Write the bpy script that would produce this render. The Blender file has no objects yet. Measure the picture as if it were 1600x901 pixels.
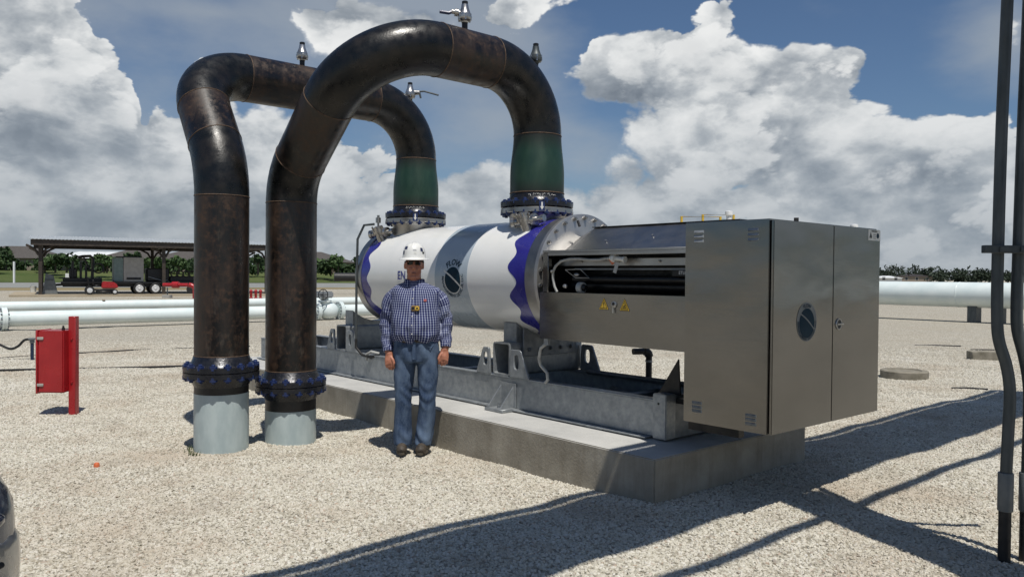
import bpy, bmesh, math, random
import numpy as np
from mathutils import Vector, Matrix, Euler
from math import sin, cos, tan, pi, radians, atan2, sqrt
random.seed(7); rng = np.random.default_rng(11)
C = bpy.context.scene.collection
SC = bpy.context.scene

# ------------------------------------------------------------------ camera
cam_d = bpy.data.cameras.new('camera'); cam = bpy.data.objects.new('camera', cam_d); C.objects.link(cam)
cam_d.sensor_width = 36; cam_d.lens = 1235 / 1600 * 36; cam_d.clip_start = .05; cam_d.clip_end = 6000
_R = Vector((.99996192, .00014483, .00872533)); _U = Vector((-.00872654, .01659627, .99982419)); _F = Vector((0, .99986226, -.0165969))
m = Matrix((_R, _U, -_F)).transposed().to_4x4(); m.translation = (0, 0, 1.55)
cam.matrix_world = m
SC.camera = cam

# ------------------------------------------------------------------ light
SUN_EL, SUN_SIDE = radians(65.5), radians(20)
to_sun = Vector((sin(SUN_SIDE) * cos(SUN_EL), -cos(SUN_SIDE) * cos(SUN_EL), sin(SUN_EL)))
sd = bpy.data.lights.new('sun', 'SUN'); sd.energy = 4.2; sd.angle = radians(.53); sd.color = (1, .955, .88)
so = bpy.data.objects.new('sun', sd); C.objects.link(so); so.rotation_euler = to_sun.to_track_quat('Z', 'Y').to_euler(); so.location = (0, -20, 40)
SC.view_settings.view_transform = 'Standard'; SC.view_settings.look = 'None'
SC.view_settings.exposure = 0; SC.view_settings.gamma = 1

# ------------------------------------------------------------------ node helper
class NT:
    def __init__(s, tree): s.t = tree; s.n = tree.nodes; s.l = tree.links
    def new(s, typ, **kw):
        nd = s.n.new(typ)
        for k, v in kw.items(): setattr(nd, k, v)
        return nd
    def put(s, sock, val):
        if val is None: return
        if isinstance(val, bpy.types.NodeSocket): s.l.new(val, sock)
        elif isinstance(val, (tuple, list)) and len(val) == 3 and sock.type == 'RGBA': sock.default_value = (*val, 1)
        else: sock.default_value = val
    def m(s, op, a, b=None, c=None, clamp=False):
        nd = s.new('ShaderNodeMath', operation=op, use_clamp=clamp)
        for i, v in enumerate((a, b, c)): s.put(nd.inputs[i], v)
        return nd.outputs[0]
    def vm(s, op, a, b=None, out=0):
        nd = s.new('ShaderNodeVectorMath', operation=op); s.put(nd.inputs[0], a)
        if b is not None: s.put(nd.inputs[3] if op == 'SCALE' else nd.inputs[1], b)
        return nd.outputs[out]
    def mix(s, f, a, b, blend='MIX'):
        nd = s.new('ShaderNodeMix', data_type='RGBA', blend_type=blend, clamp_factor=True)
        s.put(nd.inputs[0], f); s.put(nd.inputs[6], a); s.put(nd.inputs[7], b); return nd.outputs[2]
    def noise(s, vec, scale, detail=4, rough=.5, out=0, **kw):
        nd = s.new('ShaderNodeTexNoise'); s.put(nd.inputs['Vector'], vec); s.put(nd.inputs['Scale'], scale)
        s.put(nd.inputs['Detail'], detail); s.put(nd.inputs['Roughness'], rough)
        for k, v in kw.items(): s.put(nd.inputs[k], v)
        return nd.outputs[out]
    def voro(s, vec, scale, detail=0, feature='F1', out=0, rand=1, **kw):
        nd = s.new('ShaderNodeTexVoronoi', feature=feature); s.put(nd.inputs['Vector'], vec); s.put(nd.inputs['Scale'], scale)
        if 'Detail' in nd.inputs: s.put(nd.inputs['Detail'], detail)
        for k, v in kw.items(): s.put(nd.inputs[k], v)
        return nd.outputs[out]
    def ramp(s, f, stops, interp='LINEAR'):
        nd = s.new('ShaderNodeValToRGB'); nd.color_ramp.interpolation = interp
        e = nd.color_ramp.elements
        while len(e) < len(stops): e.new(.5)
        for i, (p, c) in enumerate(stops):
            e[i].position = p; e[i].color = (c, c, c, 1) if isinstance(c, (int, float)) else (*c, 1)
        s.put(nd.inputs[0], f); return nd.outputs[0]
    def rng(s, v, a, b, c=0, d=1, smooth=False):
        nd = s.new('ShaderNodeMapRange', interpolation_type='SMOOTHSTEP' if smooth else 'LINEAR')
        for i, x in enumerate((v, a, b, c, d)): s.put(nd.inputs[i], x)
        return nd.outputs[0]
    def sep(s, v):
        nd = s.new('ShaderNodeSeparateXYZ'); s.put(nd.inputs[0], v); return nd.outputs
    def comb(s, x=0, y=0, z=0):
        nd = s.new('ShaderNodeCombineXYZ')
        for i, v in enumerate((x, y, z)): s.put(nd.inputs[i], v)
        return nd.outputs[0]

# ------------------------------------------------------------------ world: Nishita sky with cumulus
W_ = bpy.data.worlds.new('World'); SC.world = W_; W_.use_nodes = True
W_.cycles.sampling_method = 'MANUAL'; W_.cycles.sample_map_resolution = 256
w = NT(W_.node_tree); w.n.clear()
STR = .07
sky = w.new('ShaderNodeTexSky', sky_type='NISHITA', sun_disc=False, sun_elevation=SUN_EL, sun_rotation=pi - SUN_SIDE)
sky.air_density = 1.0; sky.dust_density = .6; sky.ozone_density = 1.5; sky.altitude = 0
tc = w.new('ShaderNodeTexCoord')
# clouds: group taking a direction, giving density; (azimuth, elevation, radius az, radius el, weight) of the larger masses
def aim(px, py):
    d = _F + _R * ((px - 800) / 1235) - _U * ((py - 450.5) / 1235); d.normalize()
    return atan2(d.x, d.y), math.asin(d.z)
BLOBS = [(60, 120, 150, 210, .55), (150, 260, 170, 170, .5), (20, 330, 200, 130, .4), (330, 100, 95, 42, .65), (400, 210, 110, 55, .4),
    (560, 45, 170, 70, .62), (810, 15, 80, 45, .55), (690, 60, 130, 50, .3), (1000, 110, 140, 75, .5), (1080, 95, 120, 90, .35), (1220, 115, 170, 75, .5),
    (1130, 15, 50, 55, .42), (900, 0, 40, 22, .3), (1240, 70, 40, 50, .3), (1340, 85, 60, 50, .4), (1160, 240, 330, 110, .5), (1480, 260, 170, 110, .45), (1575, 45, 60, 70, .6),
    (1060, 360, 700, 75, .35), (560, 250, 130, 70, .4), (300, 370, 420, 70, .35), (770, 270, 80, 60, .4), (700, 310, 120, 60, .4), (640, 200, 60, 40, .3),
    (290, 50, 115, 55, -.75), (250, 120, 60, 60, -.5), (400, 60, 30, 22, -.3), (420, 55, 50, 30, -.35), (760, 150, 95, 50, -.75), (850, 210, 60, 45, -.5), (1340, 20, 180, 45, -.75), (1230, 10, 45, 40, -.3), (1470, 120, 80, 70, -.75), (870, 60, 60, 45, -.55),
    (1000, 20, 80, 40, -.55), (1440, 70, 80, 70, -.55), (225, 180, 14, 60, -.35), (380, 170, 20, 40, -.3), (920, 220, 60, 40, -.35), (1010, 170, 40, 14, -.1)]
cg = bpy.data.node_groups.new('cumulus', 'ShaderNodeTree')
cg.interface.new_socket('Dir', in_out='INPUT', socket_type='NodeSocketVector')
cg.interface.new_socket('Density', in_out='OUTPUT', socket_type='NodeSocketFloat')
cg.interface.new_socket('Lumps', in_out='OUTPUT', socket_type='NodeSocketFloat')
g = NT(cg); gi = g.new('NodeGroupInput'); go = g.new('NodeGroupOutput')
dirv = gi.outputs[0]
X, Y, Z = g.sep(dirv)
azv = g.m('ARCTAN2', X, Y); elv = g.m('ARCSINE', Z)
q = g.vm('MULTIPLY', dirv, (1, 1, 1.5))
warp = g.noise(q, 4.0, 3, .5, out=1)
qw = g.vm('ADD', q, g.vm('SCALE', g.vm('SUBTRACT', warp, (.5, .5, .5)), .10))
big = g.noise(qw, 3.0, 7, .5)
lump = g.m('SUBTRACT', 1.0, g.voro(qw, 9.0, 4, Roughness=.5, Lacunarity=2.3))
n = g.m('ADD', g.m('MULTIPLY', g.m('SUBTRACT', big, .5), 1.5), g.m('MULTIPLY', g.m('SUBTRACT', lump, .55), .6))
g.l.new(n, go.inputs[0]); g.l.new(lump, go.inputs[1])
def cloud(vec):
    nd = w.new('ShaderNodeGroup'); nd.node_tree = cg; w.put(nd.inputs[0], vec); return nd.outputs
d0 = tc.outputs['Generated']
A = cloud(d0)[0]
B = cloud(w.vm('NORMALIZE', w.vm('ADD', d0, (.012, 0, .046))))[0]
xyz = w.sep(d0)
azv = w.m('ARCTAN2', xyz[0], xyz[1]); elv = w.m('ARCSINE', xyz[2])
px_ = w.m('MULTIPLY', azv, 12.35); py_ = w.m('MULTIPLY', elv, 12.35)
pv = w.comb(px_, py_, 0)
acc = None
for px, py, rx, ry, wt in BLOBS:
    a0, e0 = aim(px, py)
    mp = w.new('ShaderNodeMapping', vector_type='TEXTURE'); w.put(mp.inputs[0], pv)
    mp.inputs[1].default_value = (a0 * 12.35, e0 * 12.35, 0); mp.inputs[3].default_value = (rx / 60, ry / 60, 1)
    gr = w.new('ShaderNodeTexGradient', gradient_type='QUADRATIC_SPHERE'); w.put(gr.inputs[0], mp.outputs[0])
    v = w.m('MULTIPLY', gr.outputs[1], wt * 1.35)
    acc = v if acc is None else w.m('ADD', acc, v)
low = w.rng(elv, .02, .26, .34, .0)
base = w.m('ADD', acc, w.m('ADD', low, .07))
dens = w.m('ADD', A, base)
ZZ = w.sep(d0)[2]
def layer(dn, Aa, Bb, lift, edge):
    mk = w.rng(dn, .0, edge, 0, 1, True)
    gr_ = w.m('MULTIPLY', w.m('SUBTRACT', Aa, Bb), 1.25)
    th_ = w.rng(dn, .03, .8, 0, 1)
    li = w.m('ADD', w.m('SUBTRACT', lift, w.m('MULTIPLY', th_, .30)), gr_)
    return mk, w.ramp(li, [(0, (.17, .20, .24)), (.28, (.29, .325, .365)), (.52, (.48, .51, .535)), (.76, (.75, .765, .765)), (1, (.88, .885, .875))])
soft = w.rng(w.noise(d0, 5.0, 2), .42, .62, .06, .26)
mk1, c1 = layer(dens, A, B, .64, soft)
d1 = w.vm('ADD', w.vm('MULTIPLY', d0, (1.25, 1.25, 1.45)), (3.7, 1.3, .35))
A2 = cloud(d1)[0]; B2 = cloud(w.vm('ADD', d1, (.016, 0, .065)))[0]
dens2 = w.m('ADD', A2, w.m('ADD', w.m('MULTIPLY', base, .75), -.17))
mk2, c2 = layer(dens2, A2, B2, .72, w.m('ADD', soft, .06))
mask = w.m('MAXIMUM', mk1, w.m('MULTIPLY', mk2, mk1))
ccol = w.mix(w.m('MULTIPLY', mk2, .78), c1, c2)
hz = w.rng(ZZ, .01, .24, .72, 0)                             # far clouds sink into pale blue-grey air
ccol = w.mix(hz, ccol, (.29, .34, .395))
veil = None                                                 # thin grey cloud, soft edged, high at the middle and left
for px, py, rx, ry, wt in ((560, 45, 260, 120, 1.0), (760, 40, 170, 90, .8), (60, 40, 260, 150, .9), (250, 240, 240, 120, .7), (900, 250, 200, 90, .6), (1570, 60, 90, 110, .7), (650, 230, 200, 90, .6), (330, 20, 120, 24, .35)):
    a0, e0 = aim(px, py); mp = w.new('ShaderNodeMapping', vector_type='TEXTURE'); w.put(mp.inputs[0], pv); mp.inputs[1].default_value = (a0 * 12.35, e0 * 12.35, 0); mp.inputs[3].default_value = (rx / 60, ry / 60, 1)
    gr = w.new('ShaderNodeTexGradient', gradient_type='QUADRATIC_SPHERE'); w.put(gr.inputs[0], mp.outputs[0]); v = w.m('MULTIPLY', gr.outputs[1], wt); veil = v if veil is None else w.m('ADD', veil, v)
wisp = w.noise(w.vm('MULTIPLY', d0, (1, 1, 2.2)), 3.3, 6, .55)
vm_ = w.m('MULTIPLY', w.rng(w.m('ADD', w.m('MULTIPLY', veil, .55), wisp), .56, .98, 0, 1, True), .72)
ccol = w.mix(mask, (.36, .40, .44), ccol)
mask = w.m('MAXIMUM', mask, vm_)
cs = w.vm('SCALE', ccol, 1 / STR)
skyc = w.mix(1.0, sky.outputs[0], (.74, .86, 1.0), 'MULTIPLY')
col = w.mix(w.m('MULTIPLY', mask, .97), skyc, cs)
bg = w.new('ShaderNodeBackground'); w.put(bg.inputs[0], col); bg.inputs[1].default_value = STR
wo = w.new('ShaderNodeOutputWorld'); w.l.new(bg.outputs[0], wo.inputs[0])

# ================================================================== materials
MATS = {}
def newmat(name):
    mt = bpy.data.materials.new(name); mt.use_nodes = True; t = NT(mt.node_tree); t.n.clear()
    bs = t.new('ShaderNodeBsdfPrincipled'); o = t.new('ShaderNodeOutputMaterial'); t.l.new(bs.outputs[0], o.inputs[0])
    MATS[name] = mt; return mt, t, bs
def vary(name, a, b, rough=.5, metal=0, scale=6, detail=5, bump=0, bscale=60, stretch=(1, 1, 1), rvar=.1, coat=0, spec=.5, thr=(.35, .65), bdist=.01):
    """base colour wandering between a and b, with roughness variation and a fine relief"""
    mt, t, bs = newmat(name)
    tc = t.new('ShaderNodeTexCoord'); v = t.vm('MULTIPLY', tc.outputs['Object'], stretch)
    f = t.rng(t.noise(v, scale, detail, .6), thr[0], thr[1])
    t.put(bs.inputs['Base Color'], t.mix(f, a, b))
    bs.inputs['Metallic'].default_value = metal
    t.put(bs.inputs['Roughness'], t.rng(t.noise(v, scale * 2.3, 4), .3, .7, max(.02, rough - rvar), rough + rvar))
    bs.inputs['Specular IOR Level'].default_value = spec
    if coat: bs.inputs['Coat Weight'].default_value = coat; bs.inputs['Coat Roughness'].default_value = .08
    if bump:
        bp = t.new('ShaderNodeBump'); bp.inputs['Strength'].default_value = bump; bp.inputs['Distance'].default_value = bdist
        t.put(bp.inputs['Height'], t.noise(v, bscale, 4, .6)); t.put(bs.inputs['Normal'], bp.outputs[0])
    return mt
M = {}
M['black_steel'] = vary('black_steel', (.0050, .0057, .0057), (.017, .0142, .0122), .33, 0, 6, 7, .15, 60, rvar=.12, spec=.4, thr=(.45, .66))
def pipe_mat():
    mt, t, bs = newmat('mill_scale_pipe')
    tc = t.new('ShaderNodeTexCoord'); v = tc.outputs['Object']
    f1 = t.rng(t.noise(t.vm('MULTIPLY', v, (1, 1, .35)), 4, 8, .7), .44, .60)
    f2 = t.rng(t.noise(v, 17, 6, .75), .50, .66)
    st = t.rng(t.noise(t.vm('MULTIPLY', v, (1, 1, .07)), 26, 4, .65), .54, .68)
    c = t.mix(f1, (.0062, .0056, .0052), (.030, .018, .0115))
    c = t.mix(t.m('MULTIPLY', f2, .6), c, (.070, .036, .018))
    c = t.mix(t.m('MULTIPLY', st, .5), c, (.008, .007, .0065))
    pale = t.rng(t.noise(t.vm('ADD', t.vm('MULTIPLY', v, (1, 1, .4)), (5, 3, 1)), 7, 6, .65), .60, .72)
    c = t.mix(t.m('MULTIPLY', pale, .55), c, (.095, .078, .062))
    t.put(bs.inputs['Base Color'], c)
    t.put(bs.inputs['Roughness'], t.m('ADD', t.rng(f1, 0, 1, .28, .50), t.m('MULTIPLY', f2, .2)))
    bp = t.new('ShaderNodeBump'); bp.inputs['Strength'].default_value = .2; bp.inputs['Distance'].default_value = .004
    t.put(bp.inputs['Height'], t.noise(v, 45, 6, .7)); t.put(bs.inputs['Normal'], bp.outputs[0]); return mt
M['pipe'] = pipe_mat()
def green_mat():
    mt, t, bs = newmat('green_primer'); tc = t.new('ShaderNodeTexCoord'); v = tc.outputs['Object']; z = t.sep(v)[2]
    n = t.noise(t.vm('MULTIPLY', v, (1, 1, .5)), 7, 6, .65); c = t.mix(t.rng(n, .35, .65), (.009, .034, .023), (.016, .050, .032))
    e = t.m('MAXIMUM', t.rng(t.m('ADD', z, t.m('MULTIPLY', n, .10)), 2.76, 2.92), t.rng(t.m('SUBTRACT', z, t.m('MULTIPLY', n, .10)), 2.40, 2.27))
    c = t.mix(t.m('MULTIPLY', e, .85), c, (.012, .010, .008))                 # black overspray at both ends
    t.put(bs.inputs['Base Color'], c); t.put(bs.inputs['Roughness'], t.rng(n, .3, .7, .38, .55)); return mt
M['green'] = green_mat()
M['rust'] = vary('rusty_weld', (.06, .038, .024), (.13, .08, .048), .7, .1, 30, 4, .4, 120)
M['stub'] = vary('grey_stub_paint', (.34, .41, .42), (.44, .51, .51), .45, 0, 9, 6, .1, 40, stretch=(1, 1, .4))
M['blackband'] = vary('bitumen_band', (.008, .008, .009), (.025, .022, .02), .4, 0, 12, 5, .2, 60)
M['flange'] = vary('dark_flange', (.010, .012, .018), (.026, .026, .030), .3, .3, 14, 5, .15, 60)
M['bolt'] = vary('blue_coated_bolt', (.010, .020, .075), (.018, .038, .13), .3, 0, 30, 3, .05, 80, rvar=.05)
M['white'] = vary('white_gloss_paint', (.76, .77, .755), (.82, .82, .80), .22, 0, 2, 4, .02, 8, coat=.3, rvar=.04)
M['whitepipe'] = vary('white_line_paint', (.62, .70, .69), (.72, .78, .76), .4, 0, 1.5, 5, .03, 20)
M['bandgrey'] = vary('blue_grey_band', (.385, .45, .505), (.41, .475, .53), .25, 0, 2, 3, 0, coat=.3)
M['bandblue'] = vary('royal_blue_band', (.022, .020, .20), (.032, .03, .25), .25, 0, 3, 3, 0, coat=.3)
M['teal'] = vary('dark_teal_ink', (.007, .026, .045), (.010, .034, .054), .55, 0, 3, 3, 0, spec=.08)
M['galv'] = vary('galvanised_steel', (.25, .27, .285), (.36, .38, .39), .47, .55, 16, 6, .12, 60, rvar=.12)
M['galvdark'] = vary('dull_galvanised', (.16, .175, .19), (.26, .275, .285), .5, .5, 9, 6, .12, 60)
M['rubber'] = vary('black_rubber', (.008, .008, .009), (.02, .02, .02), .55, 0, 12, 3, .1, 60)
M['dark'] = vary('black_machine', (.006, .006, .007), (.016, .016, .017), .4, .2, 12, 3, .1, 60)
M['red'] = vary('red_enamel', (.30, .008, .012), (.36, .014, .018), .32, 0, 4, 5, .05, 30, coat=.2)
M['chrome'] = vary('bright_steel', (.34, .335, .325), (.5, .495, .48), .32, .9, 14, 4, .03, 60, rvar=.06)
M['yellow'] = vary('safety_yellow', (.62, .40, .04), (.70, .47, .06), .45, 0, 8, 4, 0)
M['signyellow'] = vary('sign_yellow', (.66, .42, .03), (.68, .44, .04), .4, 0, 8, 4, 0)
M['ink'] = vary('black_ink', (.006, .006, .006), (.012, .012, .012), .5, 0, 8, 2, 0)
M['paper'] = vary('white_label', (.62, .62, .58), (.7, .7, .66), .5, 0, 12, 3, 0)
M['conduit'] = vary('dull_grey_conduit', (.055, .066, .070), (.095, .108, .112), .5, .3, 11, 5, .1, 80, stretch=(1, 1, .3))
M['pvc'] = vary('grey_plastic', (.12, .135, .14), (.165, .18, .185), .45, 0, 9, 4, 0)
M['chalk'] = vary('paint_marker', (.55, .55, .52), (.7, .7, .66), .7, 0, 30, 3, 0)
M['hose'] = vary('pale_grey_hose', (.33, .33, .31), (.42, .42, .40), .45, 0, 20, 3, 0)
M['wood'] = vary('weathered_timber', (.15, .12, .085), (.26, .215, .16), .8, 0, 14, 6, .5, 40, stretch=(1, 4, 4))
M['roofmetal'] = vary('pale_metal_roof', (.42, .45, .46), (.52, .55, .56), .4, .3, 2, 4, 0)
M['brownsteel'] = vary('brown_steel', (.030, .024, .019), (.055, .042, .032), .55, .1, 6, 4, 0)
M['brick'] = vary('tan_house_wall', (.20, .165, .125), (.28, .235, .185), .8, 0, 4, 5, 0)
M['shingle'] = vary('brown_shingle', (.058, .052, .047), (.098, .088, .080), .9, 0, 5, 6, .3, 12)
M['whiteroof'] = vary('white_metal_roof', (.62, .64, .64), (.72, .74, .74), .5, 0, 2, 4, 0)
M['glass'] = vary('dark_window', (.015, .02, .025), (.03, .035, .04), .08, 0, 2, 2, 0)
M['bark'] = vary('bark', (.06, .045, .032), (.11, .085, .06), .9, 0, 12, 5, .5, 40)
M['beige'] = vary('beige_panel', (.30, .29, .26), (.38, .365, .33), .6, 0, 5, 5, 0)
M['seagreen'] = vary('grey_green_panel', (.13, .19, .175), (.18, .24, .22), .55, 0, 5, 4, 0)
M['carnavy'] = vary('dark_blue_car_paint', (.020, .036, .072), (.025, .044, .085), .25, .2, 3, 3, 0, coat=.35)
M['carsilver'] = vary('silver_car_paint', (.24, .24, .235), (.27, .27, .262), .3, .5, 3, 3, 0, coat=.6)
M['navyglass'] = vary('blue_glass', (.012, .026, .06), (.016, .03, .07), .06, 0, 3, 3, 0)
M['orange'] = vary('orange_plastic', (.60, .14, .05), (.68, .18, .08), .5, 0, 12, 3, 0)
M['steel_rim'] = vary('white_wheel_rim', (.55, .56, .56), (.66, .67, .67), .4, .1, 12, 3, 0)
M['oldconcrete'] = vary('weathered_concrete', (.15, .135, .10), (.27, .245, .195), .9, 0, 6, 6, .3, 40)
M['skin'] = None
def stainless():
    mt, t, bs = newmat('brushed_stainless')
    tc = t.new('ShaderNodeTexCoord'); v = t.vm('MULTIPLY', tc.outputs['Object'], (2, 2, 90))
    n = t.noise(v, 3, 4, .6); s = t.noise(t.vm('MULTIPLY', tc.outputs['Object'], (.4, .4, 1)), 3.1, 4, .55)
    t.put(bs.inputs['Base Color'], t.mix(t.rng(s, .3, .7), (.185, .183, .178), (.228, .225, .219)))
    bs.inputs['Metallic'].default_value = 1
    t.put(bs.inputs['Roughness'], t.m('ADD', t.rng(n, .3, .7, .13, .22), t.rng(s, .35, .65, -.03, .03)))
    tg = t.new('ShaderNodeTangent', direction_type='RADIAL', axis='Z'); t.put(bs.inputs['Tangent'], tg.outputs[0])
    bs.inputs['Anisotropic'].default_value = .25
    wv = t.noise(t.vm('MULTIPLY', tc.outputs['Object'], (.5, .5, 1)), 2.6, 2, .4)
    b1 = t.new('ShaderNodeBump'); b1.inputs['Strength'].default_value = 1; b1.inputs['Distance'].default_value = .014; t.put(b1.inputs['Height'], wv)
    bp = t.new('ShaderNodeBump'); bp.inputs['Strength'].default_value = .03; bp.inputs['Distance'].default_value = .002
    t.put(bp.inputs['Height'], n); t.put(bp.inputs['Normal'], b1.outputs[0]); t.put(bs.inputs['Normal'], bp.outputs[0]); return mt
M['inox'] = stainless()
M['inoxbright'] = vary('satin_stainless', (.46, .455, .44), (.54, .53, .515), .42, .9, 4, 5, .01, 30, rvar=.04)
M['inoxplain'] = vary('plain_stainless', (.33, .325, .315), (.40, .395, .385), .36, 1, 4, 5, .015, 30, rvar=.04)
def concrete():
    mt, t, bs = newmat('cast_concrete')
    tc = t.new('ShaderNodeTexCoord'); v = tc.outputs['Object']
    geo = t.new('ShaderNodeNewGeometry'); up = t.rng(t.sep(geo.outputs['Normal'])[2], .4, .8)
    a = t.mix(t.rng(t.noise(v, 3, 7, .62), .35, .68), (.235, .212, .168), (.37, .34, .28))
    drip = t.rng(t.noise(t.vm('MULTIPLY', v, (1, 1, .10)), 9, 7, .75), .48, .68)
    a = t.mix(t.m('MULTIPLY', drip, .35), a, (.15, .125, .09))
    pale = t.rng(t.noise(t.vm('MULTIPLY', v, (1, 1, .14)), 17, 6, .7), .56, .7)
    a = t.mix(t.m('MULTIPLY', pale, .25), a, (.40, .37, .31))
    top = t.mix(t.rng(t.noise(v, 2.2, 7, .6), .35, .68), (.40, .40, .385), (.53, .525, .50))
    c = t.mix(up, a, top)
    holes = t.rng(t.voro(v, 28, 0), .04, .075, 1, 0)
    hm = t.m('MULTIPLY', holes, t.rng(t.noise(v, 9, 2), .55, .62))
    c = t.mix(t.m('MULTIPLY', hm, .8), c, (.04, .036, .03))
    t.put(bs.inputs['Base Color'], c); bs.inputs['Roughness'].default_value = .85
    bp = t.new('ShaderNodeBump'); bp.inputs['Strength'].default_value = .4; bp.inputs['Distance'].default_value = .01
    t.put(bp.inputs['Height'], t.m('SUBTRACT', t.noise(v, 40, 6, .65), t.m('MULTIPLY', hm, .8))); t.put(bs.inputs['Normal'], bp.outputs[0]); return mt
M['concrete'] = concrete()

# ================================================================== mesh helpers
class MB:
    def __init__(s): s.v = []; s.f = []; s.mi = []; s.n = 0
    def raw(s, vs, fs, mi=0):
        o = s.n; s.v.extend([tuple(p) for p in vs]); s.n += len(vs)
        s.f.extend([tuple(i + o for i in f) for f in fs]); s.mi.extend([mi] * len(fs)); return s
    def box(s, a, b, mi=0):
        (x0, y0, z0), (x1, y1, z1) = a, b
        return s.raw([(x0, y0, z0), (x1, y0, z0), (x1, y1, z0), (x0, y1, z0), (x0, y0, z1), (x1, y0, z1), (x1, y1, z1), (x0, y1, z1)],
                     [(0, 3, 2, 1), (4, 5, 6, 7), (0, 1, 5, 4), (1, 2, 6, 5), (2, 3, 7, 6), (3, 0, 4, 7)], mi)
    def obox(s, c, ax, ay, az, hx, hy, hz, mi=0):
        c, ax, ay, az = map(Vector, (c, ax, ay, az)); vs = []
        for k in (-1, 1):
            for j, i in ((-1, -1), (-1, 1), (1, 1), (1, -1)): vs.append(c + ax * hx * i + ay * hy * j + az * hz * k)
        return s.raw(vs, [(0, 3, 2, 1), (4, 5, 6, 7), (0, 1, 5, 4), (1, 2, 6, 5), (2, 3, 7, 6), (3, 0, 4, 7)], mi)
    def tube(s, pts, r, n=16, cap=True, mi=0, flat=None):
        """sweep along pts; r number or list, or list of (rx, ry)"""
        P = [Vector(p) for p in pts]; k = len(P)
        T = [(P[min(i + 1, k - 1)] - P[max(i - 1, 0)]).normalized() for i in range(k)]
        up = Vector(flat) if flat else (Vector((0, 0, 1)) if abs(T[0].z) < .9 else Vector((1, 0, 0)))
        N = (up - T[0] * up.dot(T[0])).normalized(); vs = []; fs = []
        for i in range(k):
            N = (N - T[i] * N.dot(T[i])).normalized(); Bn = T[i].cross(N)
            rr = r[i] if isinstance(r, (list, tuple)) else r
            rx, ry = rr if isinstance(rr, (list, tuple)) else (rr, rr)
            for j in range(n):
                a = 2 * pi * j / n; vs.append(P[i] + N * (rx * cos(a)) + Bn * (ry * sin(a)))
        for i in range(k - 1):
            for j in range(n):
                j2 = (j + 1) % n; fs.append((i * n + j, i * n + j2, (i + 1) * n + j2, (i + 1) * n + j))
        if cap: fs += [tuple(range(n - 1, -1, -1)), tuple((k - 1) * n + j for j in range(n))]
        return s.raw(vs, fs, mi)
    def lathe(s, c, axis, prof, n=32, mi=0, cap=True):
        """prof: list of (t along axis, radius)"""
        c, ax = Vector(c), Vector(axis).normalized(); up = Vector((0, 0, 1)) if abs(ax.z) < .9 else Vector((1, 0, 0))
        N = (up - ax * up.dot(ax)).normalized(); Bn = ax.cross(N); vs = []; fs = []
        for t, r in prof:
            for j in range(n):
                a = 2 * pi * j / n; vs.append(c + ax * t + N * (r * cos(a)) + Bn * (r * sin(a)))
        for i in range(len(prof) - 1):
            for j in range(n):
                j2 = (j + 1) % n; fs.append((i * n + j, i * n + j2, (i + 1) * n + j2, (i + 1) * n + j))
        if cap: fs += [tuple(range(n - 1, -1, -1)), tuple((len(prof) - 1) * n + j for j in range(n))]
        return s.raw(vs, fs, mi)
    def prism(s, poly, d, mi=0):
        """planar polygon (3-D points) pushed along vector d"""
        P = [Vector(p) for p in poly]; d = Vector(d); n = len(P)
        nrm = sum(((P[i] - P[0]).cross(P[(i + 1) % n] - P[0]) for i in range(1, n)), Vector())
        if nrm.dot(d) > 0: P = P[::-1]
        vs = P + [p + d for p in P]
        return s.raw(vs, [tuple(range(n)), tuple(range(2 * n - 1, n - 1, -1))] + [(i, i + n, (i + 1) % n + n, (i + 1) % n) for i in range(n)], mi)
    def ball(s, c, r, n=12, mi=0):
        rx, ry, rz = r if isinstance(r, (tuple, list)) else (r, r, r)
        vs = [(c[0], c[1], c[2] - rz)]; h = n // 2
        for i in range(1, h):
            t = -pi / 2 + pi * i / h
            for j in range(n): a = 2 * pi * j / n; vs.append((c[0] + rx * cos(t) * cos(a), c[1] + ry * cos(t) * sin(a), c[2] + rz * sin(t)))
        vs.append((c[0], c[1], c[2] + rz)); fs = []
        for j in range(n): fs.append((0, 1 + (j + 1) % n, 1 + j)); fs.append((len(vs) - 1, 1 + (h - 2) * n + j, 1 + (h - 2) * n + (j + 1) % n))
        for i in range(h - 2):
            for j in range(n): j2 = (j + 1) % n; a = 1 + i * n; fs.append((a + j, a + j2, a + n + j2, a + n + j))
        return s.raw(vs, fs, mi)
    def build(s, name, mat, parent=None, org=None, smooth=40, bevel=0, seg=1, fix=True):
        o_ = Vector(org) if org is not None else Vector(ORG.get(parent.name, (0, 0, 0)) if parent else (0, 0, 0))
        me = bpy.data.meshes.new(name)
        me.from_pydata([tuple(Vector(p) - o_) for p in s.v], [], s.f)
        for mt in (mat if isinstance(mat, list) else [mat]): me.materials.append(M[mt] if isinstance(mt, str) else mt)
        if isinstance(mat, list): me.polygons.foreach_set('material_index', s.mi)
        if fix or bevel:
            bm = bmesh.new(); bm.from_mesh(me)
            if bevel:
                ed = [e for e in bm.edges if len(e.link_faces) == 2 and e.calc_face_angle(0) > radians(35)]
                bmesh.ops.bevel(bm, geom=ed, offset=bevel, segments=seg, affect='EDGES', clamp_overlap=True)
            bmesh.ops.recalc_face_normals(bm, faces=bm.faces); bm.to_mesh(me); bm.free()
        if smooth:
            me.polygons.foreach_set('use_smooth', [True] * len(me.polygons)); me.set_sharp_from_angle(angle=radians(smooth))
        o = bpy.data.objects.new(name, me); C.objects.link(o)
        if parent: o.parent = parent; ORG[o.name] = tuple(o_)
        return o
ORG = {}
TH = radians(40.95)                                       # the skid's long side runs away to the left
O0 = Vector((.96862767, 5.2923632, 0))
uu = Vector((-sin(TH), cos(TH), 0)); vv = Vector((cos(TH), sin(TH), 0))
def Wp(b, a, z): return O0 + vv * b + uu * a + Vector((0, 0, z))
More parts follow.
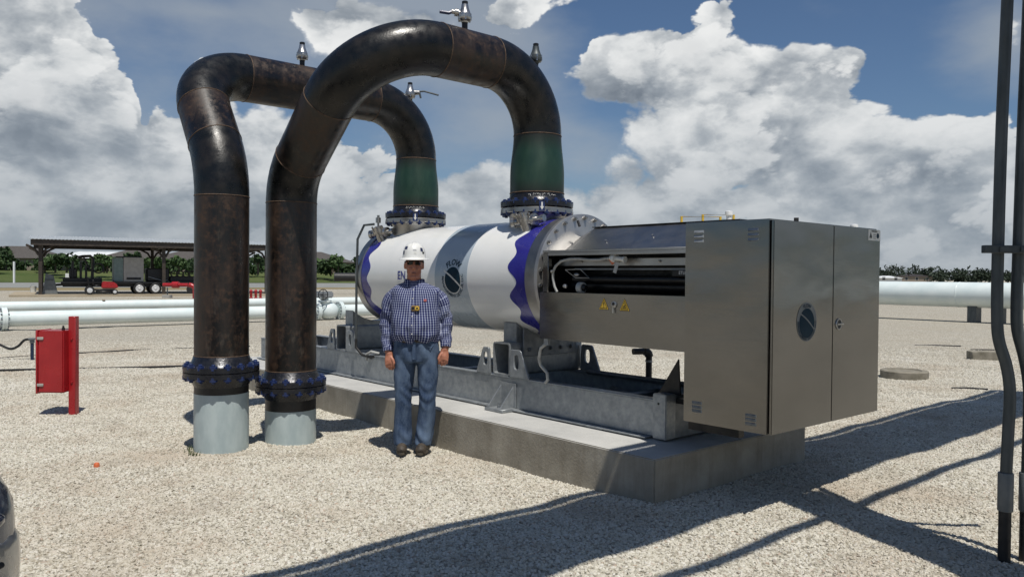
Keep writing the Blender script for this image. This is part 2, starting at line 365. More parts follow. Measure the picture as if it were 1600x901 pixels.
def tag(o, label, cat, group=None, kind=None):
    if label: o['label'] = label
    if cat: o['category'] = cat
    if group: o['group'] = group
    if kind: o['kind'] = kind
    return o
def thing(name, label, cat, loc=(0, 0, 0), rot=0, group=None, org=(0, 0, 0)):
    o = bpy.data.objects.new(name, None); C.objects.link(o); o.empty_display_size = .2
    o.location = loc; o.rotation_euler = (0, 0, rot); ORG[o.name] = tuple(org); return tag(o, label, cat, group)
def sthing(name, label, cat, base, group=None):
    """a thing in the skid's frame: x across the pad, y along it, z up, measured from the pad's near corner"""
    return thing(name, label, cat, Wp(*base), TH, group, org=base)
def part(name, me, parent, loc, rot=(0, 0, 0), scale=None, label=None):
    """a further piece sharing mesh data, loc in the thing's build coordinates"""
    o = bpy.data.objects.new(name, me); C.objects.link(o); o.parent = parent
    o.location = Vector(loc) - Vector(ORG[parent.name]); o.rotation_euler = rot; ORG[o.name] = ORG[parent.name]
    if scale: o.scale = scale
    if label: o['label'] = label
    return o
def sub(name, me, parent_part, loc, rot=(0, 0, 0)): return part(name, me, parent_part, loc, rot)
def meshonly(mb, name, mat, smooth=40, bevel=0):
    o = mb.build(name, mat, None, smooth=smooth, bevel=bevel); me = o.data; bpy.data.objects.remove(o); return me
def copy_tree(o, parent=None):
    c = o.copy(); C.objects.link(c); ORG[c.name] = ORG.get(o.name, (0, 0, 0))
    if parent: c.parent = parent
    for ch in list(o.children): copy_tree(ch, c)
    return c
def arc(p0, p1, p2, R, n=12):
    """points of the bend of radius R at corner p1"""
    p0, p1, p2 = Vector(p0), Vector(p1), Vector(p2); a = (p0 - p1).normalized(); b = (p2 - p1).normalized()
    th = a.angle(b); t = R / tan(th / 2); c = p1 + (a + b).normalized() * (R / sin(th / 2)); s0 = p1 + a * t - c; s1 = p1 + b * t - c; ang = s0.angle(s1)
    return [c + (s0 * sin((1 - k / n) * ang) + s1 * sin(k / n * ang)) / sin(ang) for k in range(n + 1)]
def ring(mb, c, axis, R, r, n=40, k=6, mi=0):
    c, ax = Vector(c), Vector(axis).normalized(); up = Vector((0, 0, 1)) if abs(ax.z) < .9 else Vector((1, 0, 0))
    N = (up - ax * up.dot(ax)).normalized(); Bn = ax.cross(N); vs = []; fs = []
    for i in range(n):
        a = 2 * pi * i / n; d = N * cos(a) + Bn * sin(a)
        for j in range(k): b = 2 * pi * j / k; vs.append(c + d * (R + r * cos(b)) + ax * (r * sin(b)))
    for i in range(n):
        for j in range(k): fs.append((i * k + j, ((i + 1) % n) * k + j, ((i + 1) % n) * k + (j + 1) % k, i * k + (j + 1) % k))
    return mb.raw(vs, fs, mi)
_fonts = {}
def text_mesh(txt, size=1, align='CENTER', depth=0):
    cu = bpy.data.curves.new('t', 'FONT'); cu.body = txt; cu.size = size; cu.align_x = align; cu.align_y = 'CENTER'; cu.extrude = depth; cu.offset = size * .022; cu.resolution_u = 2
    o = bpy.data.objects.new('t', cu); C.objects.link(o); dg = bpy.context.evaluated_depsgraph_get(); dg.update()
    me = bpy.data.meshes.new_from_object(o.evaluated_get(dg)); vs = [tuple(v.co) for v in me.vertices]; fs = [tuple(p.vertices) for p in me.polygons]
    bpy.data.objects.remove(o); bpy.data.meshes.remove(me); bpy.data.curves.remove(cu); return vs, fs

# ================================================================== ground
def ground_mats():
    mt, t, bs = newmat('gravel_bed')
    tc = t.new('ShaderNodeTexCoord'); v = tc.outputs['Object']
    cell = t.voro(v, 34, 0, out=1); edge = t.voro(v, 34, 0)
    sp = t.new('ShaderNodeSeparateColor'); t.put(sp.inputs[0], cell); r = sp.outputs[0]
    c = t.ramp(r, [(0, (.27, .25, .195)), (.35, (.46, .43, .355)), (.7, (.56, .53, .45)), (1, (.63, .60, .525))])
    c = t.mix(t.rng(edge, .35, .75, 0, .75), c, (.20, .18, .145))
    big = t.rng(t.noise(v, .5, 6, .65), .40, .62)
    c = t.mix(t.m('MULTIPLY', big, .3), c, (.36, .31, .235))
    bare = t.rng(t.noise(t.vm('MULTIPLY', v, (.35, 1, 1)), .32, 6, .7), .60, .72)
    far = t.rng(t.sep(v)[1], 17, 21)
    c = t.mix(t.m('MULTIPLY', t.m('MULTIPLY', bare, far), .6), c, (.27, .225, .145))
    t.put(bs.inputs['Base Color'], c); bs.inputs['Roughness'].default_value = .95; bs.inputs['Specular IOR Level'].default_value = .15
    bp = t.new('ShaderNodeBump'); bp.inputs['Strength'].default_value = .8; bp.inputs['Distance'].default_value = .02
    t.put(bp.inputs['Height'], t.m('SUBTRACT', 1, edge)); t.put(bs.inputs['Normal'], bp.outputs[0]); M['gravel'] = mt
    mt, t, bs = newmat('gravel_stone')
    oi = t.new('ShaderNodeObjectInfo'); tc = t.new('ShaderNodeTexCoord')
    c = t.ramp(oi.outputs['Random'], [(0, (.32, .29, .23)), (.12, (.475, .45, .37)), (.4, (.575, .55, .465)), (.8, (.65, .62, .54)), (.94, (.70, .68, .62)), (.97, (.44, .34, .26)), (1, (.30, .285, .26))])
    c = t.mix(t.rng(t.noise(tc.outputs['Object'], 2.2, 4), .35, .7, 0, .35), c, (.33, .29, .23))
    pt = t.noise(oi.outputs['Location'], .55, 5, .65); c = t.mix(t.rng(pt, .50, .66, 0, .62), c, (.42, .35, .27)); c = t.mix(t.rng(pt, .44, .30, 0, .4), c, (.66, .645, .59))
    pt2 = t.noise(t.vm('ADD', oi.outputs['Location'], (9, 4, 0)), 2.1, 4, .6); c = t.mix(t.rng(pt2, .54, .68, 0, .42), c, (.34, .30, .24))
    t.put(bs.inputs['Base Color'], c); bs.inputs['Roughness'].default_value = .9; bs.inputs['Specular IOR Level'].default_value = .2; M['stone'] = mt
    mt, t, bs = newmat('mown_grass')
    tc = t.new('ShaderNodeTexCoord'); v = tc.outputs['Object']
    f = t.rng(t.noise(t.vm('MULTIPLY', v, (.3, 1, 1)), .12, 7, .65), .35, .65); f2 = t.rng(t.noise(v, 1.5, 5, .7), .4, .7)
    c = t.mix(f, (.050, .085, .022), (.105, .125, .045)); c = t.mix(t.m('MULTIPLY', f2, .4), c, (.15, .14, .07))
    t.put(bs.inputs['Base Color'], c); bs.inputs['Roughness'].default_value = 1; bs.inputs['Specular IOR Level'].default_value = .1; M['grass'] = mt
ground_mats()
M['road'] = vary('pale_concrete_road', (.20, .205, .19), (.27, .275, .255), .8, 0, .4, 6)
M['drygrass'] = vary('dry_field', (.20, .16, .085), (.30, .25, .15), 1, 0, .06, 7, spec=.1)

def hnoise(x, y):
    z = 0
    for k, (f, a) in enumerate(((.9, .016), (2.3, .012), (5.1, .008))):
        z += a * (sin(f * x + 1.7 * k + .6 * sin(f * .7 * y)) * cos(f * 1.13 * y + .9 * k) + .5 * sin(f * 1.9 * (x * .6 + y) + k))
    return z
GX0, GX1, GY0, GY1, ST = -14.0, 13.0, 2.6, 23.0, .15
def ground_grid():
    nx = int((GX1 - GX0) / ST); ny = int((GY1 - GY0) / ST); vs = []; fs = []
    for j in range(ny + 1):
        for i in range(nx + 1):
            x = GX0 + i * ST; y = GY0 + j * ST; e = min(i, nx - i, j, ny - j) / 8; e = min(1, e)
            vs.append((x, y, hnoise(x, y) * e))
    for j in range(ny):
        for i in range(nx): a = j * (nx + 1) + i; fs.append((a, a + 1, a + nx + 2, a + nx + 1))
    return vs, fs, (GX0 + nx * ST, GY0 + ny * ST)
gv, gf, (GX1, GY1) = ground_grid()
gb = MB(); gb.raw(gv, gf); B_ = 3000
gb.raw([(-B_, -B_, 0), (B_, -B_, 0), (B_, GY0, 0), (-B_, GY0, 0)], [(0, 1, 2, 3)]); gb.raw([(-B_, GY1, 0), (B_, GY1, 0), (B_, B_, 0), (-B_, B_, 0)], [(0, 1, 2, 3)])
gb.raw([(-B_, GY0, 0), (GX0, GY0, 0), (GX0, GY1, 0), (-B_, GY1, 0)], [(0, 1, 2, 3)]); gb.raw([(GX1, GY0, 0), (B_, GY0, 0), (B_, GY1, 0), (GX1, GY1, 0)], [(0, 1, 2, 3)])
tag(gb.build('gravel_ground', 'gravel', fix=False), None, None, None, 'structure')

# loose stones on the bed: one geometry-nodes object
def gravel_nodes():
    ng = bpy.data.node_groups.new('scatter_stones', 'GeometryNodeTree')
    ng.interface.new_socket('Geometry', in_out='INPUT', socket_type='NodeSocketGeometry'); ng.interface.new_socket('Geometry', in_out='OUTPUT', socket_type='NodeSocketGeometry')
    n = ng.nodes; l = ng.links; gi = n.new('NodeGroupInput'); go = n.new('NodeGroupOutput')
    at = n.new('GeometryNodeInputNamedAttribute'); at.data_type = 'FLOAT'; at.inputs[0].default_value = 'dens'
    dp = n.new('GeometryNodeDistributePointsOnFaces'); l.new(gi.outputs[0], dp.inputs['Mesh']); l.new(at.outputs[0], dp.inputs['Density'])
    jn = n.new('GeometryNodeGeometryToInstance')
    for k in range(5):
        ic = n.new('GeometryNodeMeshIcoSphere'); ic.inputs['Radius'].default_value = 1; ic.inputs['Subdivisions'].default_value = 2
        sp = n.new('GeometryNodeSetPosition'); nz = n.new('ShaderNodeTexNoise'); nz.inputs['Scale'].default_value = .8; nz.inputs['Detail'].default_value = 2
        ps = n.new('GeometryNodeInputPosition'); ad = n.new('ShaderNodeVectorMath'); ad.operation = 'ADD'; ad.inputs[1].default_value = (k * 7.3, k * 3.1, k)
        sb = n.new('ShaderNodeVectorMath'); sb.operation = 'SUBTRACT'; sb.inputs[1].default_value = (.5, .5, .5)
        sc = n.new('ShaderNodeVectorMath'); sc.operation = 'SCALE'; sc.inputs[3].default_value = 2.4
        l.new(ps.outputs[0], ad.inputs[0]); l.new(ad.outputs[0], nz.inputs['Vector']); l.new(nz.outputs[1], sb.inputs[0]); l.new(sb.outputs[0], sc.inputs[0])
        l.new(ic.outputs[0], sp.inputs['Geometry']); l.new(sc.outputs[0], sp.inputs['Offset'])
        sm = n.new('GeometryNodeSetMaterial'); sm.inputs['Material'].default_value = M['stone']; l.new(sp.outputs[0], sm.inputs[0]); l.new(sm.outputs[0], jn.inputs[0])
    ip = n.new('GeometryNodeInstanceOnPoints'); ip.inputs['Pick Instance'].default_value = True
    l.new(dp.outputs[0], ip.inputs['Points']); l.new(jn.outputs[0], ip.inputs['Instance'])
    rv = n.new('FunctionNodeRandomValue'); rv.data_type = 'FLOAT_VECTOR'; rv.inputs[0].default_value = (0, 0, 0); rv.inputs[1].default_value = (.8, .8, 6.28); l.new(rv.outputs[0], ip.inputs['Rotation'])
    rs = n.new('FunctionNodeRandomValue'); rs.data_type = 'FLOAT_VECTOR'; rs.inputs['Seed'].default_value = 5; rs.inputs[0].default_value = (.0068, .0055, .0042); rs.inputs[1].default_value = (.0150, .0122, .0088); l.new(rs.outputs[0], ip.inputs['Scale'])
    l.new(ip.outputs[0], go.inputs[0]); return ng
sb_ = MB(); sb_.raw(gv, gf); so_ = sb_.build('loose_gravel', 'stone', fix=False)
dn = so_.data.attributes.new('dens', 'FLOAT', 'POINT'); dd = []
for x, y, z in gv:
    inview = abs(x) < .66 * y + .5
    d = 3900 if y < 6.5 else max(0, 3900 - (y - 6.5) * 330)
    dd.append(d if inview else 0)
dn.data.foreach_set('value', dd)
md = so_.modifiers.new('scatter', 'NODES'); md.node_group = gravel_nodes()
tag(so_, 'pale crushed limestone pieces loose over the yard', 'gravel', None, 'stuff')

# ================================================================== concrete pad
pb = MB()
def pad_mesh():
    bm = bmesh.new(); PW, PL, PH = 1.98, 7.9, .32
    nb, na = 16, 64
    vs, fs = [], []
    mb = MB().box((0, 0, -.15), (PW, PL, PH)); return mb
tag(pad_mesh().build('concrete_pad', 'concrete', None, bevel=.008, seg=2), 'raised cast concrete foundation pad under the metering skid', 'foundation')
_p = bpy.data.objects['concrete_pad']; _p.location = O0; _p.rotation_euler = (0, 0, TH)

# ================================================================== skid
sk = sthing('steel_skid', 'galvanised steel skid frame bolted down on the concrete pad', 'skid frame', (.98, 4, .325))
ZB, ZT, A0, A1 = .345, .625, .43, 7.57
for s, b in ((1, .52), (-1, 1.44)):
    mb = MB().box((b, A0, ZB), (b + s * .012, A1, ZT - .014))
    mb.box((b - s * .006, A0, ZT - .0135), (b + s * .085, A1, ZT)); mb.box((b - s * .065, A0 + .03, ZB - .014), (b + s * .07, A1, ZB - .0005))
    mb.build('side_beam', 'galv', sk, bevel=.003)
    mb = MB().box((b - s * .02, .30, .335), (b + s * .10, .427, .672)); mb.build('end_post', 'galv', sk, bevel=.006, seg=2)
    MB().lathe((b - s * .0205, .37, .60), (-1, 0, 0), [(0, .009), (.002, .009)], 12).build('drain_hole', 'ink', sk) if s == 1 else None
    for a in (1.0, 2.6, 4.2, 5.8, 7.2): MB().box((b - .05, a - .09, .318), (b + .05, a + .09, ZB - .0145)).build('shim', 'galvdark', sk)
MB().box((.62, .31, .335), (1.34, .325, .66)).box((.62, .325, .335), (1.34, .40, .35)).build('end_beam', 'galvdark', sk, bevel=.003)
MB().box((.53, 7.5, .35), (1.43, 7.56, .61)).build('end_beam', 'galvdark', sk, bevel=.003)
def hollow(b0, b1, a, w, z0, z1, th):
    mb = MB(); o = [(a - w / 2, z0), (a + w / 2, z0), (a + w / 2, z1), (a - w / 2, z1)]; r = .03
    def rr(x0, x1, y0, y1, r):
        out = []
        for cx, cy, s in ((x1 - r, y0 + r, -90), (x1 - r, y1 - r, 0), (x0 + r, y1 - r, 90), (x0 + r, y0 + r, 180)):
            for k in range(5): t = radians(s + k * 22.5); out.append((cx + r * cos(t), cy + r * sin(t)))
        return out
    oo = rr(a - w / 2, a + w / 2, z0, z1, r); ii = rr(a - w / 2 + th, a + w / 2 - th, z0 + th, z1 - th, r - th * .6); n = len(oo)
    vs = [(b0, x, z) for x, z in oo] + [(b1, x, z) for x, z in oo] + [(b0, x, z) for x, z in ii] + [(b1, x, z) for x, z in ii]; fs = []
    for k in range(n):
        j = (k + 1) % n
        fs += [(k, j, n + j, n + k), (2 * n + k, 3 * n + k, 3 * n + j, 2 * n + j), (k, 2 * n + k, 2 * n + j, j), (n + k, n + j, 3 * n + j, 3 * n + k)]
    return mb.raw(vs, fs)
def lug(b0, th, a0, a1, t0, t1, z0, z1, hole):
    """tapered plate with an oblong hole, its face across b"""
    n = 32; oc = [(a0, z0), (a1, z0), (t1, z1), (t0, z1)]
    def walk(poly, n):
        L = [((poly[i][0] - poly[(i + 1) % len(poly)][0]) ** 2 + (poly[i][1] - poly[(i + 1) % len(poly)][1]) ** 2) ** .5 for i in range(len(poly))]; T = sum(L); out = []
        for k in range(n):
            d = T * k / n; i = 0
            while d > L[i]: d -= L[i]; i += 1
            p, q = poly[i], poly[(i + 1) % len(poly)]; f = d / L[i]; out.append((p[0] + (q[0] - p[0]) * f, p[1] + (q[1] - p[1]) * f))
        return out
    ca, cz, hw, hh = hole; out = walk(oc, n); cx = sum(p[0] for p in out) / n; inn = []
    for p in out:
        t = atan2((p[1] - cz), (p[0] - ca)); x, z = cos(t) * hw, 0; zz = sin(t)
        inn.append((ca + hw * cos(t), cz + hw * sin(t) + (hh - hw) * (1 if zz > 0 else -1) * min(1, abs(zz) * 2)))
    vs = [(b0, *p) for p in out] + [(b0 + th, *p) for p in out] + [(b0, *p) for p in inn] + [(b0 + th, *p) for p in inn]; fs = []
    for k in range(n):
        j = (k + 1) % n; fs += [(k, j, n + j, n + k), (2 * n + k, 3 * n + k, 3 * n + j, 2 * n + j), (k, 2 * n + k, 2 * n + j, j), (n + k, n + j, 3 * n + j, 3 * n + k)]
    return MB().raw(vs, fs)
for a in (2.215, 5.22):
    hollow(.515, 1.455, a, .24, ZT + .001, .93, .014).build('cross_tube', 'galv', sk)
    for b in (.505, 1.43):
        lug(b, .022, a + .15, a + .36, a + .17, a + .26, ZT + .001, .872, (a + .225, .765, .03, .062)).build('lifting_lug', 'galv', sk, bevel=.003)
        lug(b, .022, a - .39, a - .125, a - .28, a - .14, ZT + .001, .876, (a - .22, .765, .032, .066)).build('lifting_lug', 'galv', sk, bevel=.003)
    sd_ = MB()
    pts = [(.62, .931), (1.34, .931)] + [(.98 + .36 * cos(pi * k / 12), 1.53 - sqrt(.555 ** 2 - (.36 * cos(pi * k / 12)) ** 2)) for k in range(13)]
    sd_.prism([(b, a - .09, z) for b, z in pts], (0, .18, 0)).build('tank_saddle', 'galv', sk)
MB().box((.66, 2.07, .80), (1.36, 2.085, 1.06)).build('bolted_plate', 'galvdark', sk, bevel=.003)
hexm = meshonly(MB().lathe((0, 0, 0), (0, 0, 1), [(0, .020), (.016, .020), (.018, .013), (.026, .012)], 6), 'plate_bolt', 'galvdark')
for k in range(5): part('bolt', hexm, sk, (.74 + k * .135, 2.07, .865), (radians(90), 0, 0))
MB().tube([(.78, .45, .50), (1.36, 1.6, .50)], .03, 4).tube([(1.34, .45, .63), (1.34, 1.9, .63)], .025, 4).build('pipe_rail', 'galvdark', sk)
MB().prism([(.64, .42, .655), (.64, .50, .63), (.64, .30, .93), (.64, .28, .66)], (.015, 0, 0)).build('gusset', 'dark', sk)
for a in (1.05, 3.4, 6.6): MB().box((.53, a - .05, .36), (1.43, a + .05, .55)).build('cross_beam', 'galvdark', sk)
MB().box((.66, .5, .352), (1.3, 7.4, .358)).build('dark_floor', 'dark', sk)  # thin black sheet over the pad between the side beams
# hold-down bracket
def bracket(a):
    mb = MB().box((.335, a - .125, .322), (.50, a + .125, .352))
    br = mb.build('anchor_bracket', 'galv', sk, bevel=.004)
    for d in (-.085, .085): MB().prism([(.345, a + d, .353), (.51, a + d, .353), (.51, a + d, .55)], (0, .012, 0)).build('gusset_plate', 'galv', br)
    MB().box((.505, a - .11, .353), (.513, a + .11, .57)).build('back_plate', 'galv', br)
    MB().lathe((.41, a, .352), (0, 0, 1), [(0, .022), (.02, .022), (.022, .012), (.045, .011)], 6).build('anchor_bolt', 'galvdark', br)
for a in (2.11, 6.3): bracket(a)

# ================================================================== white prover tank
TB, TZ, TR = .98, 1.53, .545
tk = sthing('metering_tank', 'large white horizontal cylindrical tank with blue wavy ends lying on the skid', 'tank', (.98, 3.2, .93))
def alathe(prof, n=72, b=TB, z=TZ, cap=True): return MB().lathe((b, 0, z), (0, 1, 0), prof, n, cap=cap)
alathe([(1.79, TR), (4.64, TR)], 96).build('shell', 'white', tk)
alathe([(1.66, .552), (1.665, .557), (1.80, .557), (1.802, TR)], 96).build('end_ring', 'inoxplain', tk)
alathe([(4.62, TR), (4.625, .557), (4.74, .557), (4.76, .53), (4.83, .40), (4.87, .2), (4.88, .02)], 96).build('end_ring', 'inoxplain', tk)
alathe([(1.615, .30), (1.615, .572), (1.618, .578), (1.655, .578), (1.659, .572), (1.66, .3)], 96).build('end_plate', 'inoxbright', tk)
bm_ = meshonly(MB().lathe((0, 0, 0), (0, 0, 1), [(0, .019), (.014, .019), (.0145, .011), (.03, .011), (.031, .006)], 8), 'end_bolt', 'inoxplain')
for k in range(26):
    t = 2 * pi * (k + .5) / 26; part('bolt', bm_, tk, (TB + .545 * cos(t), 1.615, TZ + .545 * sin(t)), (radians(90), 0, 0))
def band(a_lo, a_hi, r, name, mat, n=240):
    vs = []; fs = []
    for k in range(n):
        t = 2 * pi * k / n; c, s = cos(t), sin(t); lo, hi = a_lo(t), a_hi(t)
        for a, rr in ((lo, r - .003), (lo, r), (hi, r), (hi, r - .003)): vs.append((TB + rr * c, a, TZ + rr * s))
    for k in range(n):
        j = (k + 1) % n
        for i in range(3): fs.append((k * 4 + i, k * 4 + i + 1, j * 4 + i + 1, j * 4 + i))
    return MB().raw(vs, fs).build(name, mat, tk)
wave = lambda t: .185 + .048 * sin(13 * t + .6) + .016 * sin(7 * t + 1) + .05 * max(0, sin(t))
band(lambda t: 1.803, lambda t: 1.803 + wave(t), TR + .0022, 'blue_end_band', 'bandblue')
band(lambda t: 4.619 - .8 * wave(t + .5), lambda t: 4.619, TR + .0022, 'blue_end_band', 'bandblue')
band(lambda t: 2.64, lambda t: 3.17, TR + .0016, 'grey_middle_band', 'bandgrey')
def wrap(p, off, a0=2.87, z0=1.50):
    s, t = p[0], p[1]; psi = (t + z0 - TZ) / TR; r = TR + off
    return (TB - r * cos(psi), a0 - s, TZ + r * sin(psi))
def flat_front(p, off, b0=.665, z0=1.262, a0=-.712): return (b0 + p[0], a0 - off, z0 + p[1])
def disc2(r0, r1, t0=0, t1=2 * pi, nr=3, nt=48):
    vs = []; fs = []
    for i in range(nr + 1):
        r = r0 + (r1 - r0) * i / nr
        for k in range(nt + 1): t = t0 + (t1 - t0) * k / nt; vs.append((r * sin(t), r * cos(t)))
    for i in range(nr):
        for k in range(nt): a = i * (nt + 1) + k; fs.append((a, a + 1, a + nt + 2, a + nt + 1))
    return vs, fs
def stripe2(p, q, w, n=16):
    vs = []; fs = []; dx, dy = q[0] - p[0], q[1] - p[1]; L = (dx * dx + dy * dy) ** .5; nx, ny = -dy / L * w / 2, dx / L * w / 2
    for k in range(n + 1):
        f = k / n; bow = .010 * sin(pi * f); cx, cy = p[0] + dx * f + bow, p[1] + dy * f + bow; vs += [(cx + nx, cy + ny), (cx - nx, cy - ny)]
    for k in range(n): fs.append((2 * k, 2 * k + 1, 2 * k + 3, 2 * k + 2))
    return vs, fs
def put2(vf, fn, off, th=.0012):
    vs, fs = vf; return MB().raw([fn(v, off) for v in vs], fs)
def arc_text(txt, size, Rc, bottom=False, ang0=0):
    vs, fs = text_mesh(txt, size); out = []
    for x, y, z in vs:
        if bottom: t = x / Rc + ang0; out.append(((Rc - y) * sin(t), -(Rc - y) * cos(t)))
        else: t = x / Rc + ang0; out.append(((Rc + y) * sin(t), (Rc + y) * cos(t)))
    return out, fs
def logo(parent, fn, k, disc_mat, ring_mat, txt_mat, line_mat):
    e = put2(disc2(.0001, .128 * k), fn, .0028).build('emblem_disc', disc_mat, parent, fix=False)
    put2(disc2(.128 * k, .137 * k, radians(70), radians(290), 1, 60), fn, .0030).build('emblem_ring', ring_mat, e, fix=False)
    put2(stripe2((-.145 * k, .092 * k), (.150 * k, -.085 * k), .017 * k), fn, .0038).build('emblem_stripe', line_mat, e, fix=False)
    put2(arc_text('FLOW', .085 * k, .172 * k), fn, .0034).build('emblem_lettering', txt_mat, e, fix=False)
    put2(arc_text('MANAGEMENT DEVICES, LLC', .046 * k, .160 * k, True, radians(4)), fn, .0034).build('emblem_lettering', txt_mat, e, fix=False)
    return e
logo(tk, wrap, 1.0, 'teal', 'paper', 'teal', 'paper')
vs, fs = text_mesh('EN', .125, 'LEFT')
MB().raw([wrap(p, .0030, 3.86, 1.535) for p in vs], fs).build('side_lettering', 'bandblue', tk, fix=False)

# nozzles and their stainless flanges
studm = meshonly(MB().lathe((0, 0, 0), (0, 0, 1), [(-.082, .012), (-.078, .017), (-.064, .017), (-.064, .034), (-.030, .034), (-.030, .014), (.030, .014), (.030, .034), (.064, .034), (.064, .017), (.078, .017), (.082, .012)], 8), 'stud_bolt', 'bolt')
for a in (2.22, 4.28):
    nz = MB().lathe((.95, a, 0), (0, 0, 1), [(1.98, .262), (2.10, .262), (2.135, .29), (2.136, .342), (2.14, .346), (2.180, .346), (2.183, .343)], 64).build('nozzle', 'inoxplain', tk)
# instrument fittings clamped near both ends
def fitting(parent, c, k=1.0):
    c = Vector(c)
    def L(off, ax, prof, nm, par, n=14): return MB().lathe(c + Vector(off) * k, ax, [(t * k, r * k) for t, r in prof], n).build(nm, 'chrome', par)
    f = L((0, 0, 0), (-.35, .1, .93), [(-.06, .048), (.03, .048), (.032, .066), (.062, .066), (.064, .05), (.095, .05), (.10, .035)], 'instrument_fitting', parent, 18)
    for q in range(5): t = q * 1.2566; L((-.02 + .056 * cos(t), .056 * sin(t), .045), (-.35, .1, .93), [(-.02, .010), (.045, .010)], 'bolt', f, 6)
    L((.0, -.03, .03), (.25, -1, .1), [(-.02, .034), (.04, .034), (.042, .05), (.07, .05), (.072, .022), (.12, .022), (.122, .03), (.15, .03)], 'union', f)
    L((-.03, .04, .02), (-.5, .8, -.1), [(-.02, .030), (.04, .030), (.042, .042), (.07, .042), (.075, .015)], 'plug', f)
    return f
fitting(tk, (.66, 2.05, 2.02), 1.15); fitting(tk, (.62, 4.50, 1.99), 1.15)
MB().lathe((.62, 4.56, 2.08), (0, 0, 1), [(0, .012), (.06, .012), (.061, .03), (.12, .03), (.125, .015), (.15, .015)], 12).build('sensor_head', 'chrome', tk)
MB().tube([(.80, 1.50, 1.985), (.80, 1.525, 2.035)], .012, 8).build('lever', 'dark', tk)

# thin conduit from the far fitting down to the skid
ct = sthing('sensor_conduit', 'thin grey upright conduit with a looping hose at the tank\'s far end', 'conduit', (.50, 4.62, .63))
MB().tube([(.53, 4.50, 2.12), (.47, 4.62, 2.11), (.42, 4.68, 1.95), (.42, 4.70, 1.4), (.43, 4.72, .80), (.43, 4.72, .70)], .014, 10).build('conduit_tube', 'conduit', ct)
MB().tube([(.43, 4.72, .80), (.43, 4.72, .70), (.46, 4.63, .62), (.50, 4.50, .60), (.56, 4.42, .64)], .016, 10).build('hose', 'rubber', ct)
MB().tube([(.56, 4.42, .645), (.50, 4.50, .665), (.48, 4.57, .63), (.49, 4.58, .56)], .016, 10).build('hose', 'hose', ct)

# ================================================================== pipe loops
PR = .2285
def squiggle(parent, c, r, z, a0, width, seedk, h=.028, mat='chalk'):
    rr = random.Random(seedk); mb = MB(); x = -width / 2
    while x < width / 2:
        L = rr.uniform(.018, .05); pts = []
        for k in range(6):
            s = x + L * k / 5; zz = z + h * rr.uniform(-.5, .5); t = a0 + s / r; pts.append((c[0] + (r + .002) * cos(t), c[1] + (r + .002) * sin(t), zz))
        mb.tube(pts, .0026, 4); x += L + rr.uniform(.006, .02)
    mb.build('marker_writing', mat, parent)
def vent(parent, base, handle=None, k=1.0, ax=(0, 0, 1)):
    b = Vector(base); ax = Vector(ax)
    v = MB().lathe(b, ax, [(-.05, .026), (.06 * k, .026)], 12).build('vent_valve', 'rubber', parent)
    MB().lathe(b + ax * .055 * k, ax, [(0, .030), (.012, .034), (.02, .055), (.03, .062), (.055, .062), (.06, .054), (.075, .056), (.085, .05), (.13, .034), (.16, .030)], 18).build('valve_body', 'conduit' if k > 1.05 else 'chrome', v)
    for q in range(6):
        t = q * pi / 3; MB().lathe(b + Vector((.055 * cos(t), .055 * sin(t), .07 * k)), (0, 0, 1), [(0, .008), (.06, .008)], 6).build('bolt', 'chrome', v)
    MB().lathe(b + ax * (.055 * k + .155), ax, [(0, .026), (.03, .028), (.035, .02)], 12).build('cap', 'dark', v)
    if handle == 'long':
        MB().tube([b + Vector((.05, -.02, .14)), b + Vector((.13, -.09, .15)), b + Vector((.2, -.17, .12)), b + Vector((.24, -.22, .10))], .010, 8).build('lever', 'conduit', v)
        MB().lathe(b + Vector((.04, -.03, .13)), (.7, -.7, 0), [(0, .03), (.06, .025)], 10).build('stem', 'chrome', v)
        MB().tube([b + Vector((.09, -.06, .13)), b + Vector((.10, -.07, .07))], .011, 8).build('stop', 'conduit', v)
    if handle == 'side':
        MB().lathe(b + Vector((0, 0, .13)), (-.75, .4, .12), [(0, .024), (.06, .024), (.062, .034), (.09, .034), (.092, .02), (.12, .02)], 12).build('branch', 'chrome', v)
        MB().tube([b + Vector((-.09, .05, .15)), b + Vector((-.13, .065, .13)), b + Vector((-.2, .10, .135))], .016, 8).build('lever', 'bolt', v)
    return v
def flange_pair(parent, b, a, zf):
    fl = MB().lathe((b, a, 0), (0, 0, 1), [(zf + .003, .31), (zf + .004, .318), (zf + .046, .318), (zf + .048, .27), (zf + .06, .258), (zf + .13, PR + .004), (zf + .135, PR)], 56).build('flange', 'flange', parent)
    fl2 = MB().lathe((b, a, 0), (0, 0, 1), [(zf - .13, PR), (zf - .125, PR + .004), (zf - .06, .258), (zf - .048, .27), (zf - .046, .318), (zf - .004, .318), (zf - .003, .31)], 56).build('flange', 'flange', parent)
    for k in range(16):
        t = 2 * pi * (k + .5) / 16; sub('bolt', studm, fl, (b + .288 * cos(t), a + .288 * sin(t), zf), (0, 0, t))
    return fl
